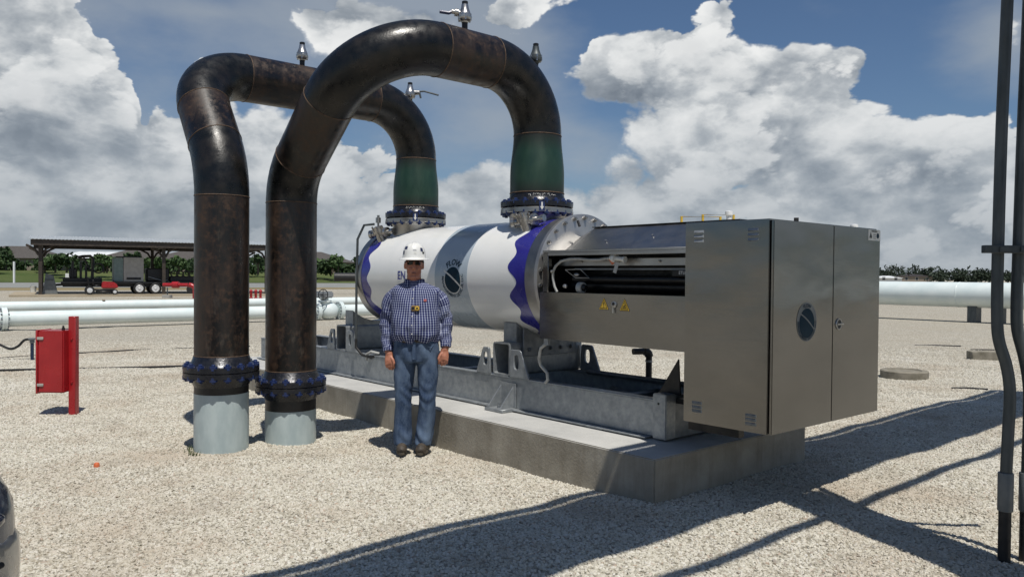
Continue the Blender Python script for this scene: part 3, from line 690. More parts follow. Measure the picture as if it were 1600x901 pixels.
def loop(label, an, bn, zh, br, ar, zw, RA, RB, RT, zf, zg, vents, seedk):
    s = 1 if ar > an else -1; zc = zw + RB * .3
    for _ in range(60): th = math.atan(abs(ar - an) / (zh - zc)); zc = zw + RB * tan(th / 2)
    A = Vector((br, an, zh)); Bc = Vector((br, ar, zc)); d = (Bc - A).normalized()
    lp = sthing('pipe_loop', label, 'pipe', (br, ar, 0), 'steel pipe loops from the ground to the tank')
    def straight(p, q, mat, nm='pipe'): return MB().tube([p, q], PR, 48).build(nm, mat, lp)
    def weld(c, ax): MB_ = MB(); ring(MB_, c, ax, PR, .0048, 48).build('weld_bead', 'rust', lp)
    straight((br, ar, zf + .134), (br, ar, zw), 'pipe', 'riser_pipe'); weld((br, ar, zf + .135), (0, 0, 1)); weld((br, ar, zw), (0, 0, 1))
    p = arc((br, ar, 0), Bc, A, RB, 14); MB().tube(p, PR, 48).build('elbow', 'black_steel', lp)
    q = arc(Bc, A, (bn, an, zh), RA, 22); straight(p[-1], q[0], 'pipe'); weld(p[-1], d); weld(q[0], d)
    MB().tube(q, PR, 48).build('elbow', 'black_steel', lp)
    tpt = arc(A, (bn, an, zh), (bn, an, 0), RT, 20); straight(q[-1], tpt[0], 'pipe', 'cross_pipe'); weld(q[-1], (1, 0, 0)); weld(tpt[0], (1, 0, 0))
    MB().tube(tpt, PR, 48).build('elbow', 'black_steel', lp); weld(tpt[-1], (0, 0, 1))
    zt = tpt[-1].z; prof = [(2.33, .2585)]
    for k in range(11): f = k / 10; prof.append((2.50 + (zt - 2.50) * f, .2585 + (PR - .2585) * (f * f * (3 - 2 * f))))
    MB().lathe((bn, an, 0), (0, 0, 1), prof, 56).build('reducer', 'green', lp)
    ring(MB(), (bn, an, 2.33), (0, 0, 1), .2585, .006, 56).build('weld_bead', 'rust', lp)
    top = MB().lathe((bn, an, 0), (0, 0, 1), [(2.194, .343), (2.196, .347), (2.238, .347), (2.24, .30), (2.252, .285), (2.30, .262), (2.331, .2588)], 56).build('flange', 'flange', lp)
    for k in range(20):
        t = 2 * pi * (k + .5) / 20; sub('bolt', studm, top, (bn + .315 * cos(t), an + .315 * sin(t), 2.188), (0, 0, t))
    MB().lathe((bn, an, 0), (0, 0, 1), [(2.1835, .30), (2.1935, .30)], 40).build('gasket', 'rubber', lp)
    squiggle(lp, (bn, an), .266, 2.302, radians(-126), .22, seedk)
    flange_pair(lp, br, ar, zf)
    MB().lathe((br, ar, 0), (0, 0, 1), [(zg, PR - .001), (zf - .129, PR)], 48, cap=False).build('pipe', 'blackband', lp)
    st = MB().lathe((br, ar, 0), (0, 0, 1), [(-.2, PR + .001), (zg, PR + .001)], 48).build('ground_stub', 'stub', lp); st['label'] = 'pale grey painted stub rising from the gravel'
    for vb, va, vz, hd, kk in vents: vent(lp, (vb, va, vz), hd, kk)
    return lp
l1 = loop('nearer black steel pipe loop arching highest over the tank to its near nozzle', 2.22, .95, 3.478, -.95, 3.50, 2.195, .72, .5, .6, .525, .30,
     [(.05, 2.2, 3.478 + PR, 'side', 1.0), (.90, 2.2, 3.50, None, 1.1)], 3)
l2 = loop('farther black steel pipe loop on the left, rising first from the gravel', 4.28, .95, 3.465, -1.58, 3.54, 2.215, .5, .8, .6, .695, .505,
     [(-.47, 4.28, 3.465 + PR, None, 1.0), (.86, 4.28, 3.50, 'long', 1.0)], 9)
# flow-direction tags on the near and far nozzle flanges
for a in (2.22, 4.28):
    t = radians(-125); c = Vector((.95 + .3485 * cos(t), a + .3485 * sin(t), 2.188)); n = Vector((cos(t), sin(t), 0)); r_ = Vector((-sin(t), cos(t), 0))
    tg = MB().obox(c + n * .004, r_, (0, 0, 1), n, .026, .045, .003).build('arrow_tag', 'bolt', l1 if a < 3 else l2)
    q = [(-.007, .035), (.007, .035), (.007, -.005), (.018, -.005), (0, -.036), (-.018, -.005), (-.007, -.005)]
    MB().prism([c + n * .0075 + r_ * x + Vector((0, 0, z)) for x, z in q], n * .001).build('arrow', 'paper', tg)

# ================================================================== actuator trough between tank and cabinet
tr = sthing('actuator_housing', 'long stainless housing with an open dark slot between tank and cabinet', 'machine housing', (.98, .75, 1.02))
HA0, HA1, HB = -.046, 1.52, .345
MB().box((HB, HA0, 1.022), (HB + .022, HA1, 1.412)).build('front_panel', 'inox', tr, bevel=.004, seg=2)
MB().box((HB + .023, HA0, 1.405), (HB + .075, HA1 - .01, 1.413)).build('sill', 'inox', tr)
MB().box((HB + .006, 1.425, 1.4135), (HB + .05, HA1 - .03, 1.757)).build('jamb', 'inox', tr, bevel=.003)
MB().box((HB + .004, HA0, 1.742), (.605, HA1 - .03, 1.760)).box((HB + .004, HA0, 1.715), (HB + .014, 1.424, 1.7415)).build('head_ledge', 'inoxplain', tr, bevel=.002)
MB().box((.47, HA0, 1.632), (.482, 1.42, 1.690)).build('inner_rail', 'inoxplain', tr, bevel=.002)
MB().box((.455, HA0, 1.600), (.475, 1.22, 1.612)).build('inner_rail', 'galvdark', tr)
for b in (.43, .50, .62): pass
for a in (.35, .75, 1.15): MB().lathe((.469, a, 1.665), (-1, 0, 0), [(0, .010), (.008, .010), (.009, .006), (.02, .005)], 8).build('bolt', 'chrome', tr)
MB().tube([(.52, HA0, 1.525), (.52, 1.28, 1.525)], .032, 20).build('drive_rod', 'dark', tr)
MB().tube([(.60, HA0, 1.47), (.60, 1.35, 1.47)], .05, 20).build('drive_cylinder', 'dark', tr)
MB().box((.70, HA0, 1.03), (.71, 1.50, 1.76)).box((HB + .03, HA0, 1.03), (.70, 1.5, 1.04)).box((HB + .05, 1.47, 1.04), (.70, 1.48, 1.74)).build('inner_liner', 'dark', tr)
MB().box((.45, .02, 1.555), (.46, .22, 1.60)).build('inner_plate', 'dark', tr)
vs, fs = text_mesh('ETLU', .032, 'LEFT'); MB().raw([(.448, .16 - x, 1.578 + y) for x, y, z in vs], fs).build('plate_lettering', 'paper', tr, fix=False)
# roller, bracket and hose at the tank end of the slot
rl = MB().lathe((.44, 1.10, 1.455), (0, 1, 0), [(0, .040), (.006, .046), (.045, .046), (.05, .04)], 28).build('roller', 'hose', tr)
MB().lathe((.44, 1.07, 1.455), (0, 1, 0), [(0, .02), (.03, .03)], 14).build('roller_hub', 'dark', rl)
MB().ball((.40, 1.27, 1.465), (.02, .024, .02)).build('knob', 'chrome', tr)
MB().tube([(.42, 1.29, 1.60), (.42, 1.17, 1.535), (.42, 1.02, 1.535), (.42, 1.12, 1.605), (.42, 1.29, 1.60)], .004, 6).build('wire_bracket', 'chrome', tr)
MB().ball((.43, 1.17, 1.56), (.018, .03, .016)).build('knob', 'chrome', tr)
hp = [(.395, 1.36, 1.415), (.39, 1.385, 1.46), (.385, 1.40, 1.53), (.385, 1.40, 1.58), (.385, 1.37, 1.63), (.385, 1.30, 1.672), (.385, 1.20, 1.688), (.385, 1.10, 1.688), (.385, .98, 1.678), (.385, .88, 1.678), (.385, .79, 1.69)]
MB().tube(hp, .0115, 12).build('flexible_hose', 'hose', tr)
MB().lathe((.385, .80, 1.688), (0, -1, .02), [(0, .013), (.02, .018), (.03, .018), (.031, .014), (.05, .013)], 12).build('hose_fitting', 'chrome', tr)
MB().lathe((.39, .735, 1.69), (0, -1, -.1), [(-.03, .02), (.0, .034), (.025, .036), (.03, .02), (.10, .018), (.102, .024), (.12, .024)], 14).build('wrapped_coupling', 'paper', tr)
MB().obox((.382, .745, 1.672), (0, .6, .8), (1, 0, 0), (0, .8, -.6), .03, .006, .016).build('tape', 'orange', tr)
MB().obox((.38, .70, 1.615), (0, .93, .35), (1, 0, 0), (0, -.35, .93), .017, .002, .042).build('hanging_label', 'hose', tr)
for a, s in ((1.40, 1),): MB().ball((.37, a, 1.585), .014, 8).build('hose_clip', 'chrome', tr)
# sloping roof and the transition onto the tank plate
MB().prism([(.60, HA0, 1.772), (.905, HA0, 1.972), (.905, HA0, 1.960), (.61, HA0, 1.760)], (0, 1.462, 0)).build('roof_sheet', 'inoxplain', tr)
MB().prism([(1.36, HA0, 1.772), (1.055, HA0, 1.972), (1.055, HA0, 1.960), (1.35, HA0, 1.760)], (0, 1.462, 0)).build('roof_sheet', 'inoxplain', tr)
MB().box((.895, HA0, 1.9735), (1.065, 1.44, 1.981)).build('roof_cap', 'dark', tr)
for k in range(3): MB().lathe((.70 + .05 * (k % 2), .2 + .45 * k, 1.848 + .033 * (k % 2)), (-.55, 0, .83), [(0, .009), (.006, .006)], 8).build('rivet', 'chrome', tr)
MB().raw([(.60, 1.417, 1.765), (.905, 1.417, 1.968), (.93, 1.614, 1.90), (.72, 1.614, 1.765)], [(0, 1, 2, 3)]).raw([(.60, 1.417, 1.765), (.72, 1.614, 1.765), (.56, 1.614, 1.72), (.50, 1.49, 1.760)], [(0, 1, 2, 3)]).raw([(1.36, 1.417, 1.765), (1.055, 1.417, 1.968), (1.03, 1.614, 1.90), (1.24, 1.614, 1.765)], [(3, 2, 1, 0)]).raw([(.905, 1.417, 1.968), (1.055, 1.417, 1.968), (1.03, 1.614, 1.90), (.93, 1.614, 1.90)], [(0, 1, 2, 3)]).build('transition_sheet', 'inoxplain', tr, smooth=0)
MB().box((1.60, HA0, 1.022), (1.62, HA1, 1.76)).box((.71, HA0, 1.022), (1.60, HA1, 1.032)).box((.71, 1.46, 1.032), (1.60, 1.47, 1.76)).build('rear_panel', 'inox', tr)
MB().box((.72, 1.475, 1.05), (1.25, 1.612, 1.75)).build('mounting_spool', 'dark', tr)
MB().box((.37, 1.44, .965), (.40, 1.49, 1.0215)).build('foot_bracket', 'galv', tr)
MB().tube([(.40, 1.50, .97), (.40, 1.56, .93), (.42, 1.60, .84), (.44, 1.60, .78), (.45, 1.53, .72), (.46, 1.53, .66), (.47, 1.57, .63)], .014, 10).build('drain_hose', 'hose', tr)
# warning triangles and the slotted latch
def warn(a, z, kind):
    c = (HB - .0005, a, z); h = .042
    def P(x, y, d): return (HB - d, a - x, z + y)
    t_ = [(-.046, -.038), (.046, -.038), (0, .046)]
    w_ = MB().prism([P(x * 1.12, y * 1.12 + .001, .0003) for x, y in t_], (-.0012, 0, 0)).build('warning_sign', 'ink', tr)
    MB().prism([P(x, y, .0022) for x, y in t_], (-.0008, 0, 0)).build('sign_face', 'signyellow', w_)
    k = []
    for q in ([(-.037, -.0315), (.037, -.0315), (.033, -.0275), (-.033, -.0275)], [(-.037, -.0315), (-.033, -.0305), (.002, .035), (0, .039)], [(.037, -.0315), (.033, -.0305), (-.002, .035), (0, .039)]):
        k.append(q)
    if kind == 1: k += [[(-.005, .016), (.005, .016), (.0025, -.010), (-.0025, -.010)], [(-.004, -.015), (.004, -.015), (.004, -.022), (-.004, -.022)]]
    else: k += [[(-.020, -.020), (.018, -.020), (.018, -.015), (-.020, -.015)], [(-.012, -.012), (.016, .004), (.013, .008), (-.016, -.007)], [(.0, -.012), (.012, -.010), (.012, -.004), (.0, -.006)], [(-.004, .012), (.002, .02), (.005, .018), (0, .010)]]
    mb = MB()
    for q in k: mb.prism([P(x, y, .0034) for x, y in q], (-.0005, 0, 0))
    mb.build('sign_symbol', 'ink', w_)
warn(.787, 1.332, 1); warn(.577, 1.330, 2)
lt = MB().lathe((HB + .0, .682, 1.333), (-1, 0, 0), [(0, .026), (.008, .026), (.01, .020)], 20).build('latch', 'chrome', tr)
MB().lathe((HB - .0105, .682, 1.340), (-1, 0, 0), [(0, .013), (.002, .013)], 12).build('latch_slot', 'dark', lt)
MB().box((HB - .016, .676, 1.27), (HB, .688, 1.31)).build('latch_hasp', 'chrome', lt)

# ================================================================== stainless cabinet
cb = sthing('control_cabinet', 'tall brushed stainless control cabinet overhanging the end of the concrete pad', 'cabinet', (.98, -.375, .565))
CB0, CB1, CA0, CA1, CZ0, CZ1 = .24, 1.72, -.70, -.05, .565, 1.91
MB().box((CB0 + .014, CA0 + .014, CZ0 + .004), (CB1 - .014, CA1, CZ1 - .004)).build('body', 'dark', cb)
MB().box((CB0, CA0 + .012, CZ0), (CB0 + .013, CA1 - .001, CZ1)).build('side_panel', 'inox', cb, bevel=.003, seg=2)
MB().box((CB1 - .013, CA0 + .012, CZ0), (CB1, CA1 - .001, CZ1)).build('side_panel', 'inox', cb, bevel=.003, seg=2)
MB().box((CB0 + .004, CA0 + .014, CZ1 - .003), (CB1 - .004, CA1, CZ1 + .008)).build('top_panel', 'inox', cb, bevel=.002)
MB().box((CB0 + .02, CA0 + .016, CZ0 - .002), (CB1 - .02, CA1, CZ0 + .003)).build('bottom_panel', 'inox', cb)
for i, (x0, x1) in enumerate(((CB0 + .016, 1.014), (1.019, CB1))):
    MB().box((x0, CA0 - .012, CZ0), (x1, CA0 + .010, CZ1 - .002)).build('door', 'inox', cb, bevel=.004, seg=2)
lou = meshonly(MB().prism([(-.001, -.033, -.008), (-.001, .033, -.008), (-.014, .026, -.011), (-.014, -.026, -.011)], (.0, 0, .0165)).prism([(-.014, -.026, -.0112), (-.014, .026, -.0112), (-.001, .033, -.0085)], (0, 0, .0)), 'louvre', 'inoxplain', bevel=.003) if False else meshonly(
    MB().raw([(0, -.040, .010), (0, .040, .010), (-.009, .033, -.006), (-.009, -.033, -.006), (0, -.040, -.010), (0, .040, -.010)], [(0, 1, 2, 3), (3, 2, 5, 4), (0, 3, 4), (1, 5, 2)]), 'louvre', 'galv', smooth=30)
for a in (-.162, -.575):
    for z in (1.853, 1.822, 1.790): part('louvre', lou, cb, (CB0 - .0005, a, z))
    for z in ((.70, .672, .646) if a > -.3 else (.672, .646, .618)): part('louvre', lou, cb, (CB0 - .0005, a, z), (pi, 0, 0))
logo_e = None
ring_plate = put2(disc2(.0001, .128, 0, 2 * pi, 2), lambda p, o: flat_front(p, o), .0018).build('emblem_plate', 'pvc', cb, fix=False)
MB().raw([flat_front((x, y - .008), .0026) for x, y in disc2(.0001, .097)[0]], disc2(.0001, .097)[1]).build('emblem_disc', 'teal', ring_plate, fix=False)
put2(stripe2((-.108, .065), (.110, -.068), .010), flat_front, .0034).build('emblem_stripe', 'pvc', ring_plate, fix=False)
put2(arc_text('FLOW', .034, .105), flat_front, .0034).build('emblem_lettering', 'teal', ring_plate, fix=False)
put2(arc_text('MANAGEMENT DEVICES, LLC', .028, .113, True), flat_front, .0034).build('emblem_lettering', 'teal', ring_plate, fix=False)
lk = MB(); ring(lk, (1.098, CA0 - .014, 1.232), (0, 1, 0), .035, .006, 24, 6)
lk = lk.build('lock_ring', 'chrome', cb)
MB().lathe((1.098, CA0 - .0125, 1.232), (0, -1, 0), [(0, .032), (.002, .032)], 20).build('lock_recess', 'dark', lk)
MB().box((1.065, CA0 - .026, 1.227), (1.150, CA0 - .015, 1.237)).build('lock_handle', 'chrome', lk)
sg = MB().box((1.525, CA0 - .0135, 1.828), (1.718, CA0 - .0122, 1.905)).build('warning_label', 'paper', cb)
MB().prism([(1.54, CA0 - .0138, 1.845), (1.585, CA0 - .0138, 1.845), (1.5625, CA0 - .0138, 1.89)], (0, -.0006, 0)).build('label_symbol', 'ink', sg)
MB().lathe((1.675, CA0 - .0138, 1.864), (0, -1, 0), [(0, .020), (.0006, .020)], 18).build('label_symbol', 'teal', sg)
vs, fs = text_mesh('WARNING', .020); MB().raw([(1.62 + x, CA0 - .0142, 1.894 + y) for x, y, z in vs], fs).build('label_lettering', 'ink', sg, fix=False)
mb = MB()
for k in range(3): mb.box((1.60, CA0 - .0142, 1.842 + k * .014), (1.645, CA0 - .0137, 1.846 + k * .014))
mb.build('label_lettering', 'ink', sg)
MB().box((.3, CA1 - .40, .50), (.36, CA1, CZ0 - .003)).box((1.58, CA1 - .40, .50), (1.64, CA1, CZ0 - .003)).build('support_arm', 'dark', cb)
MB().box((.62, CA1 + .0005, .60), (1.34, .30, .64)).build('support_arm', 'dark', cb)

# ================================================================== the man
def remesh(mb, voxel, smooth=4, name='tmp'):
    o = mb.build(name, 'white', None, smooth=0)
    md = o.modifiers.new('r', 'REMESH'); md.mode = 'VOXEL'; md.voxel_size = voxel
    ms = o.modifiers.new('s', 'SMOOTH'); ms.iterations = smooth; ms.factor = .5
    dg = bpy.context.evaluated_depsgraph_get(); dg.update()
    me = bpy.data.meshes.new_from_object(o.evaluated_get(dg)); old = o.data; bpy.data.objects.remove(o); bpy.data.meshes.remove(old)
    V = np.empty(len(me.vertices) * 3); me.vertices.foreach_get('co', V); return me, V.reshape(-1, 3)
def finish(me, V, name, mat, parent):
    me.vertices.foreach_set('co', V.ravel()); me.materials.clear(); me.materials.append(M[mat]); me.polygons.foreach_set('use_smooth', [True] * len(me.polygons)); me.update()
    me.name = name; o = bpy.data.objects.new(name, me); C.objects.link(o); o.parent = parent; ORG[o.name] = (0, 0, 0); return o
def sect(z, hw, hd, xc=0, yc=0, n=40, e=2.3):
    out = []
    for k in range(n):
        t = 2 * pi * k / n; c, s = cos(t), sin(t)
        out.append((xc + hw * math.copysign(abs(c) ** (2 / e), c), yc + hd * math.copysign(abs(s) ** (2 / e), s), z))
    return out
def loft(mb, secs):
    n = len(secs[0]); vs = [p for s in secs for p in s]; fs = []
    for i in range(len(secs) - 1):
        for j in range(n): j2 = (j + 1) % n; fs.append((i * n + j, i * n + j2, (i + 1) * n + j2, (i + 1) * n + j))
    fs += [tuple(range(n - 1, -1, -1)), tuple((len(secs) - 1) * n + j for j in range(n))]
    return mb.raw(vs, fs)
def spline(pts, rad, k=6):
    """smooth a few joints into a finer chain"""
    P = [Vector(p) for p in pts]; out = []; rr = []
    R_ = [r if isinstance(r, tuple) else (r, r) for r in rad]
    for i in range(len(P) - 1):
        a, b = P[i], P[i + 1]; p0 = P[max(i - 1, 0)]; p3 = P[min(i + 2, len(P) - 1)]
        for q in range(k):
            t = q / k; t2, t3 = t * t, t * t * t
            out.append(.5 * ((2 * a) + (b - p0) * t + (2 * p0 - 5 * a + 4 * b - p3) * t2 + (3 * a - p0 - 3 * b + p3) * t3))
            s = t * t * (3 - 2 * t); rr.append((R_[i][0] * (1 - s) + R_[i + 1][0] * s, R_[i][1] * (1 - s) + R_[i + 1][1] * s))
    out.append(P[-1]); rr.append(R_[-1]); return out, rr
def skin_mat():
    mt, t, bs = newmat('sunburnt_skin'); tc = t.new('ShaderNodeTexCoord'); v = tc.outputs['Object']
    c = t.mix(t.rng(t.noise(v, 30, 4), .35, .65), (.38, .15, .09), (.48, .205, .13)); z = t.sep(v)[2]
    t.put(bs.inputs['Base Color'], c); bs.inputs['Roughness'].default_value = .5; bs.inputs['Subsurface Weight'].default_value = .08; bs.inputs['Subsurface Radius'].default_value = (.01, .004, .002); M['skin'] = mt
    mt, t, bs = newmat('plaid_cotton'); at = t.new('ShaderNodeAttribute', attribute_name='weave'); x, y, z = t.sep(at.outputs['Vector'])
    def bar(u, per, w): f = t.m('ABSOLUTE', t.m('SUBTRACT', t.m('FRACT', t.m('DIVIDE', u, per)), .5)); return t.rng(f, w / 2 - .05, w / 2 + .05, 1, 0)
    A_ = bar(x, .0205, .27); B_ = bar(y, .0205, .24)
    c = t.mix(t.m('MULTIPLY', B_, .75), (.014, .020, .085), (.17, .20, .34)); c = t.mix(t.m('MULTIPLY', A_, .88), c, t.mix(B_, (.30, .33, .46), (.58, .61, .69)))
    t.put(bs.inputs['Base Color'], c); bs.inputs['Roughness'].default_value = .85; bs.inputs['Specular IOR Level'].default_value = .2; M['plaid'] = mt
    mt, t, bs = newmat('blue_denim'); tc = t.new('ShaderNodeTexCoord'); v = tc.outputs['Object']
    f = t.rng(t.noise(t.vm('MULTIPLY', v, (1, 1, .45)), 6, 7, .68), .40, .64); thr = t.noise(t.vm('MULTIPLY', v, (1, 1, .3)), 160, 2)
    c = t.mix(f, (.028, .050, .100), (.115, .165, .245)); c = t.mix(t.rng(thr, .4, .7, 0, .3), c, (.13, .17, .235))
    t.put(bs.inputs['Base Color'], c); bs.inputs['Roughness'].default_value = .9; bs.inputs['Specular IOR Level'].default_value = .2
    bp = t.new('ShaderNodeBump'); bp.inputs['Strength'].default_value = .25; bp.inputs['Distance'].default_value = .006; t.put(bp.inputs['Height'], t.noise(v, 26, 4, .6)); t.put(bs.inputs['Normal'], bp.outputs[0]); M['denim'] = mt
skin_mat()
M['leather'] = vary('worn_dark_leather', (.030, .024, .018), (.075, .058, .042), .65, 0, 18, 5, .3, 60)
M['sole'] = vary('brown_sole', (.05, .042, .032), (.10, .085, .065), .8, 0, 20, 4, .2, 60)
M['hat'] = vary('white_hard_hat', (.70, .70, .67), (.78, .78, .75), .3, 0, 6, 4, 0, coat=.3)
M['lens'] = vary('amber_dark_lens', (.02, .016, .010), (.03, .022, .012), .06, .3, 6, 2, 0)
M['shadeblue'] = vary('navy_sticker', (.02, .028, .07), (.04, .05, .11), .4, 0, 40, 3, 0)
M['pink'] = vary('red_embroidery', (.42, .10, .10), (.5, .16, .14), .8, 0, 60, 3, 0)
M['brass'] = vary('amber_instrument', (.28, .17, .05), (.42, .27, .09), .4, .2, 40, 4, 0)
MX, MY = -.853, 6.90
man = thing('person', 'man in white hard hat, sunglasses, blue checked shirt and jeans standing on the gravel', 'person', (MX, MY, .004))
HC = (.0, .0, 1.615)
arms = {-1: [(-.145, .012, 1.392), (-.210, .018, 1.315), (-.248, .034, 1.12), (-.238, .012, .99), (-.222, -.022, .885), (-.212, -.03, .850)],
        1: [(.160, .012, 1.392), (.232, .018, 1.318), (.276, .034, 1.14), (.278, .012, 1.02), (.280, -.022, .925), (.272, -.03, .890)]}
def body():
    mb = MB()
    # head and neck
    mb.ball((0, .008, 1.645), (.076, .097, .108), 20); mb.ball((0, -.022, 1.575), (.064, .070, .070), 18); mb.ball((0, -.02, 1.525), (.056, .060, .038), 14); mb.ball((0, -.070, 1.523), (.030, .026, .024), 12)
    mb.ball((0, -.062, 1.655), (.060, .032, .020), 12); mb.tube([(0, -.083, 1.645), (0, -.104, 1.612), (0, -.110, 1.594)], [.011, .015, .018], 10); mb.ball((-.013, -.090, 1.592), .010, 8); mb.ball((.013, -.090, 1.592), .010, 8)
    for s in (-1, 1):
        mb.ball((s * .042, -.062, 1.602), (.024, .022, .026), 10); mb.ball((s * .079, .012, 1.62), (.010, .020, .032), 10); mb.ball((s * .033, -.078, 1.632), (.014, .010, .009), 8)
        mb.ball((s * .034, -.052, 1.572), (.026, .026, .034), 10)
    mb.ball((0, -.087, 1.562), (.024, .010, .0055), 10); mb.ball((0, -.086, 1.549), (.021, .011, .0065), 10)
    mb.tube([(0, .022, 1.36), (0, .016, 1.46), (0, .004, 1.555)], [.075, .064, .060], 18)
    # trunk and legs inside the clothes
    loft(mb, [sect(.80, .15, .11, .02), sect(1.0, .17, .12, .015), sect(1.2, .18, .13, .01), sect(1.36, .17, .10, .005), sect(1.42, .12, .07), sect(1.44, .06, .05)])
    for a, b, c in (((-.075, 0, .86), (-.085, -.01, .48), (-.09, .02, .06)), ((.115, 0, .86), (.12, -.01, .48), (.085, .02, .06))): mb.tube([a, b, c], [.08, .052, .04], 12)
    for s in (-1, 1):
        p, r = spline(arms[s], [.040, .046, .040, .036, .030, .030]); mb.tube(p, r, 12)
        w = Vector(arms[s][-1]); ins = -s                      # ins: towards the body
        k = Vector((w.x + ins * .012, w.y - .012, w.z - .085))  # knuckle line centre
        mb.tube([w + Vector((0, 0, .02)), w + Vector((ins * .002, -.004, -.02)), w + Vector((ins * .008, -.010, -.05)), k], [(.026, .030), (.023, .038), (.024, .046), (.019, .047)], 14, flat=(0, 1, 0))
        for i, (off, L) in enumerate(((-.036, .030), (-.012, .036), (.012, .034), (.034, .026))):
            bx = k.x - ins * off; f = L / .034; bz = k.z + (.006 if i in (0, 3) else 0)
            mb.tube([(bx, k.y, bz + .012), (bx, k.y - .004, bz - .014 * f), (bx + ins * .003, k.y + .008, bz - .040 * f), (bx + ins * .004, k.y + .032, bz - .046 * f), (bx + ins * .004, k.y + .048, bz - .026 * f), (bx + ins * .003, k.y + .046, bz - .006)], [.0105, .0105, .0102, .0098, .0092, .0080], 10)
        tx = w.x + ins * .040
        mb.tube([(w.x + ins * .020, w.y - .016, w.z - .022), (tx, w.y - .030, w.z - .045), (tx + ins * .010, w.y - .036, w.z - .072), (tx + ins * .004, w.y - .032, w.z - .100)], [.015, .0135, .0115, .0088], 10)
    return mb
me, V = remesh(body(), .0052, 3)
hm = V[:, 2] > 1.47; yaw = radians(7); x, y = V[:, 0].copy(), V[:, 1].copy(); f = np.clip((V[:, 2] - 1.47) / .05, 0, 1) * yaw
V[:, 0] = x * np.cos(f) - y * np.sin(f); V[:, 1] = x * np.sin(f) + y * np.cos(f) - .030 * f / yaw
finish(me, V, 'body', 'skin', man)

def shirt():
    mb = MB()
    loft(mb, [sect(.955, .185, .140, .02, 0), sect(.985, .202, .158, .02, -.006), sect(1.03, .214, .174, .018, -.014), sect(1.10, .213, .176, .015, -.018), sect(1.20, .208, .162, .012, -.010), sect(1.30, .207, .146, .008, 0),
              sect(1.38, .208, .128, .006, .006), sect(1.42, .200, .112, .004, .010), sect(1.446, .168, .098, .003, .012), sect(1.468, .118, .086, .002, .012), sect(1.484, .084, .076, 0, .010), sect(1.498, .074, .072, 0, .008)])
    for s in (-1, 1):
        p, r = spline(arms[s][:5], [.056, .066, .056, .050, .046]); mb.tube(p, r, 20); mb.ball((s * .172 + .01, .010, 1.388), (.060, .070, .048), 18)
    return mb
me, V = remesh(shirt(), .0075, 5)
W3 = np.zeros_like(V); chain = {s: spline(arms[s][:5], [.080, .072, .060, .053, .047], 10) for s in (-1, 1)}
best = np.full(len(V), 9.0); bs_ = np.zeros(len(V)); along = np.zeros(len(V)); angp = np.zeros(len(V))
for s in (-1, 1):
    P, Rr = chain[s]; P = np.array([tuple(p) for p in P]); Lc = np.concatenate([[0], np.cumsum(np.linalg.norm(np.diff(P, axis=0), axis=1))]); rr = np.array([r[0] for r in Rr])
    d = np.linalg.norm(V[:, None, :] - P[None], axis=2); i = d.argmin(1); q = d[np.arange(len(V)), i] / rr[i]; ok = (q < best) & (V[:, 0] * s > 0)
    best[ok] = q[ok]; bs_[ok] = s; along[ok] = Lc[i][ok]; rel = V - P[i]; angp[ok] = np.arctan2(rel[ok, 0] * s, -rel[ok, 1])
# torso measure: inside the body ellipse
tor = ((V[:, 0] - .012) / .228) ** 2 + ((V[:, 1] + .01) / .185) ** 2
arm = (best < 1.22) & ((np.abs(V[:, 0] - .012) > .205) | (along > .34)) & ~((along < .08) & (V[:, 2] > 1.33) & (np.abs(V[:, 0]) < .2))
W3[:, 0] = np.where(arm, angp * .062, np.arctan2(V[:, 0] - .012, -V[:, 1] + .03) * .19); W3[:, 1] = np.where(arm, along, V[:, 2])
# creases
nrm = np.empty(len(V) * 3); me.vertices.foreach_get('normal', nrm); nrm = nrm.reshape(-1, 3)
ph = np.arctan2(V[:, 0], -V[:, 1]); z = V[:, 2]
low = np.clip((1.22 - z) / .2, 0, 1); fold = (.0055 * np.sin(ph * 9 + 3 * np.sin(z * 9)) + .004 * np.sin(ph * 17 + z * 14)) * low + .003 * np.sin(z * 42 + 4 * np.sin(ph * 2.3)) * (.4 + low) + .003 * np.sin(V[:, 0] * 34 + z * 22)
sl = (.006 * np.sin(along * 62 + 1.8 * np.sin(angp * 2 + 1)) * np.clip(1 - np.abs(along - .33) / .26, 0, 1) + .004 * np.sin(along * 38 + angp * 2.2))
V = V + nrm * np.where(arm, sl, fold)[:, None]
sh = finish(me, V, 'shirt', 'plaid', man)
at = me.attributes.new('weave', 'FLOAT_VECTOR', 'POINT'); at.data.foreach_set('vector', W3.ravel())
def weave(o):
    m_ = o.data; a_ = m_.attributes.new('weave', 'FLOAT_VECTOR', 'POINT'); a_.data.foreach_set('vector', [c for v in m_.vertices for c in (v.co.x, v.co.z, 0)]); return o
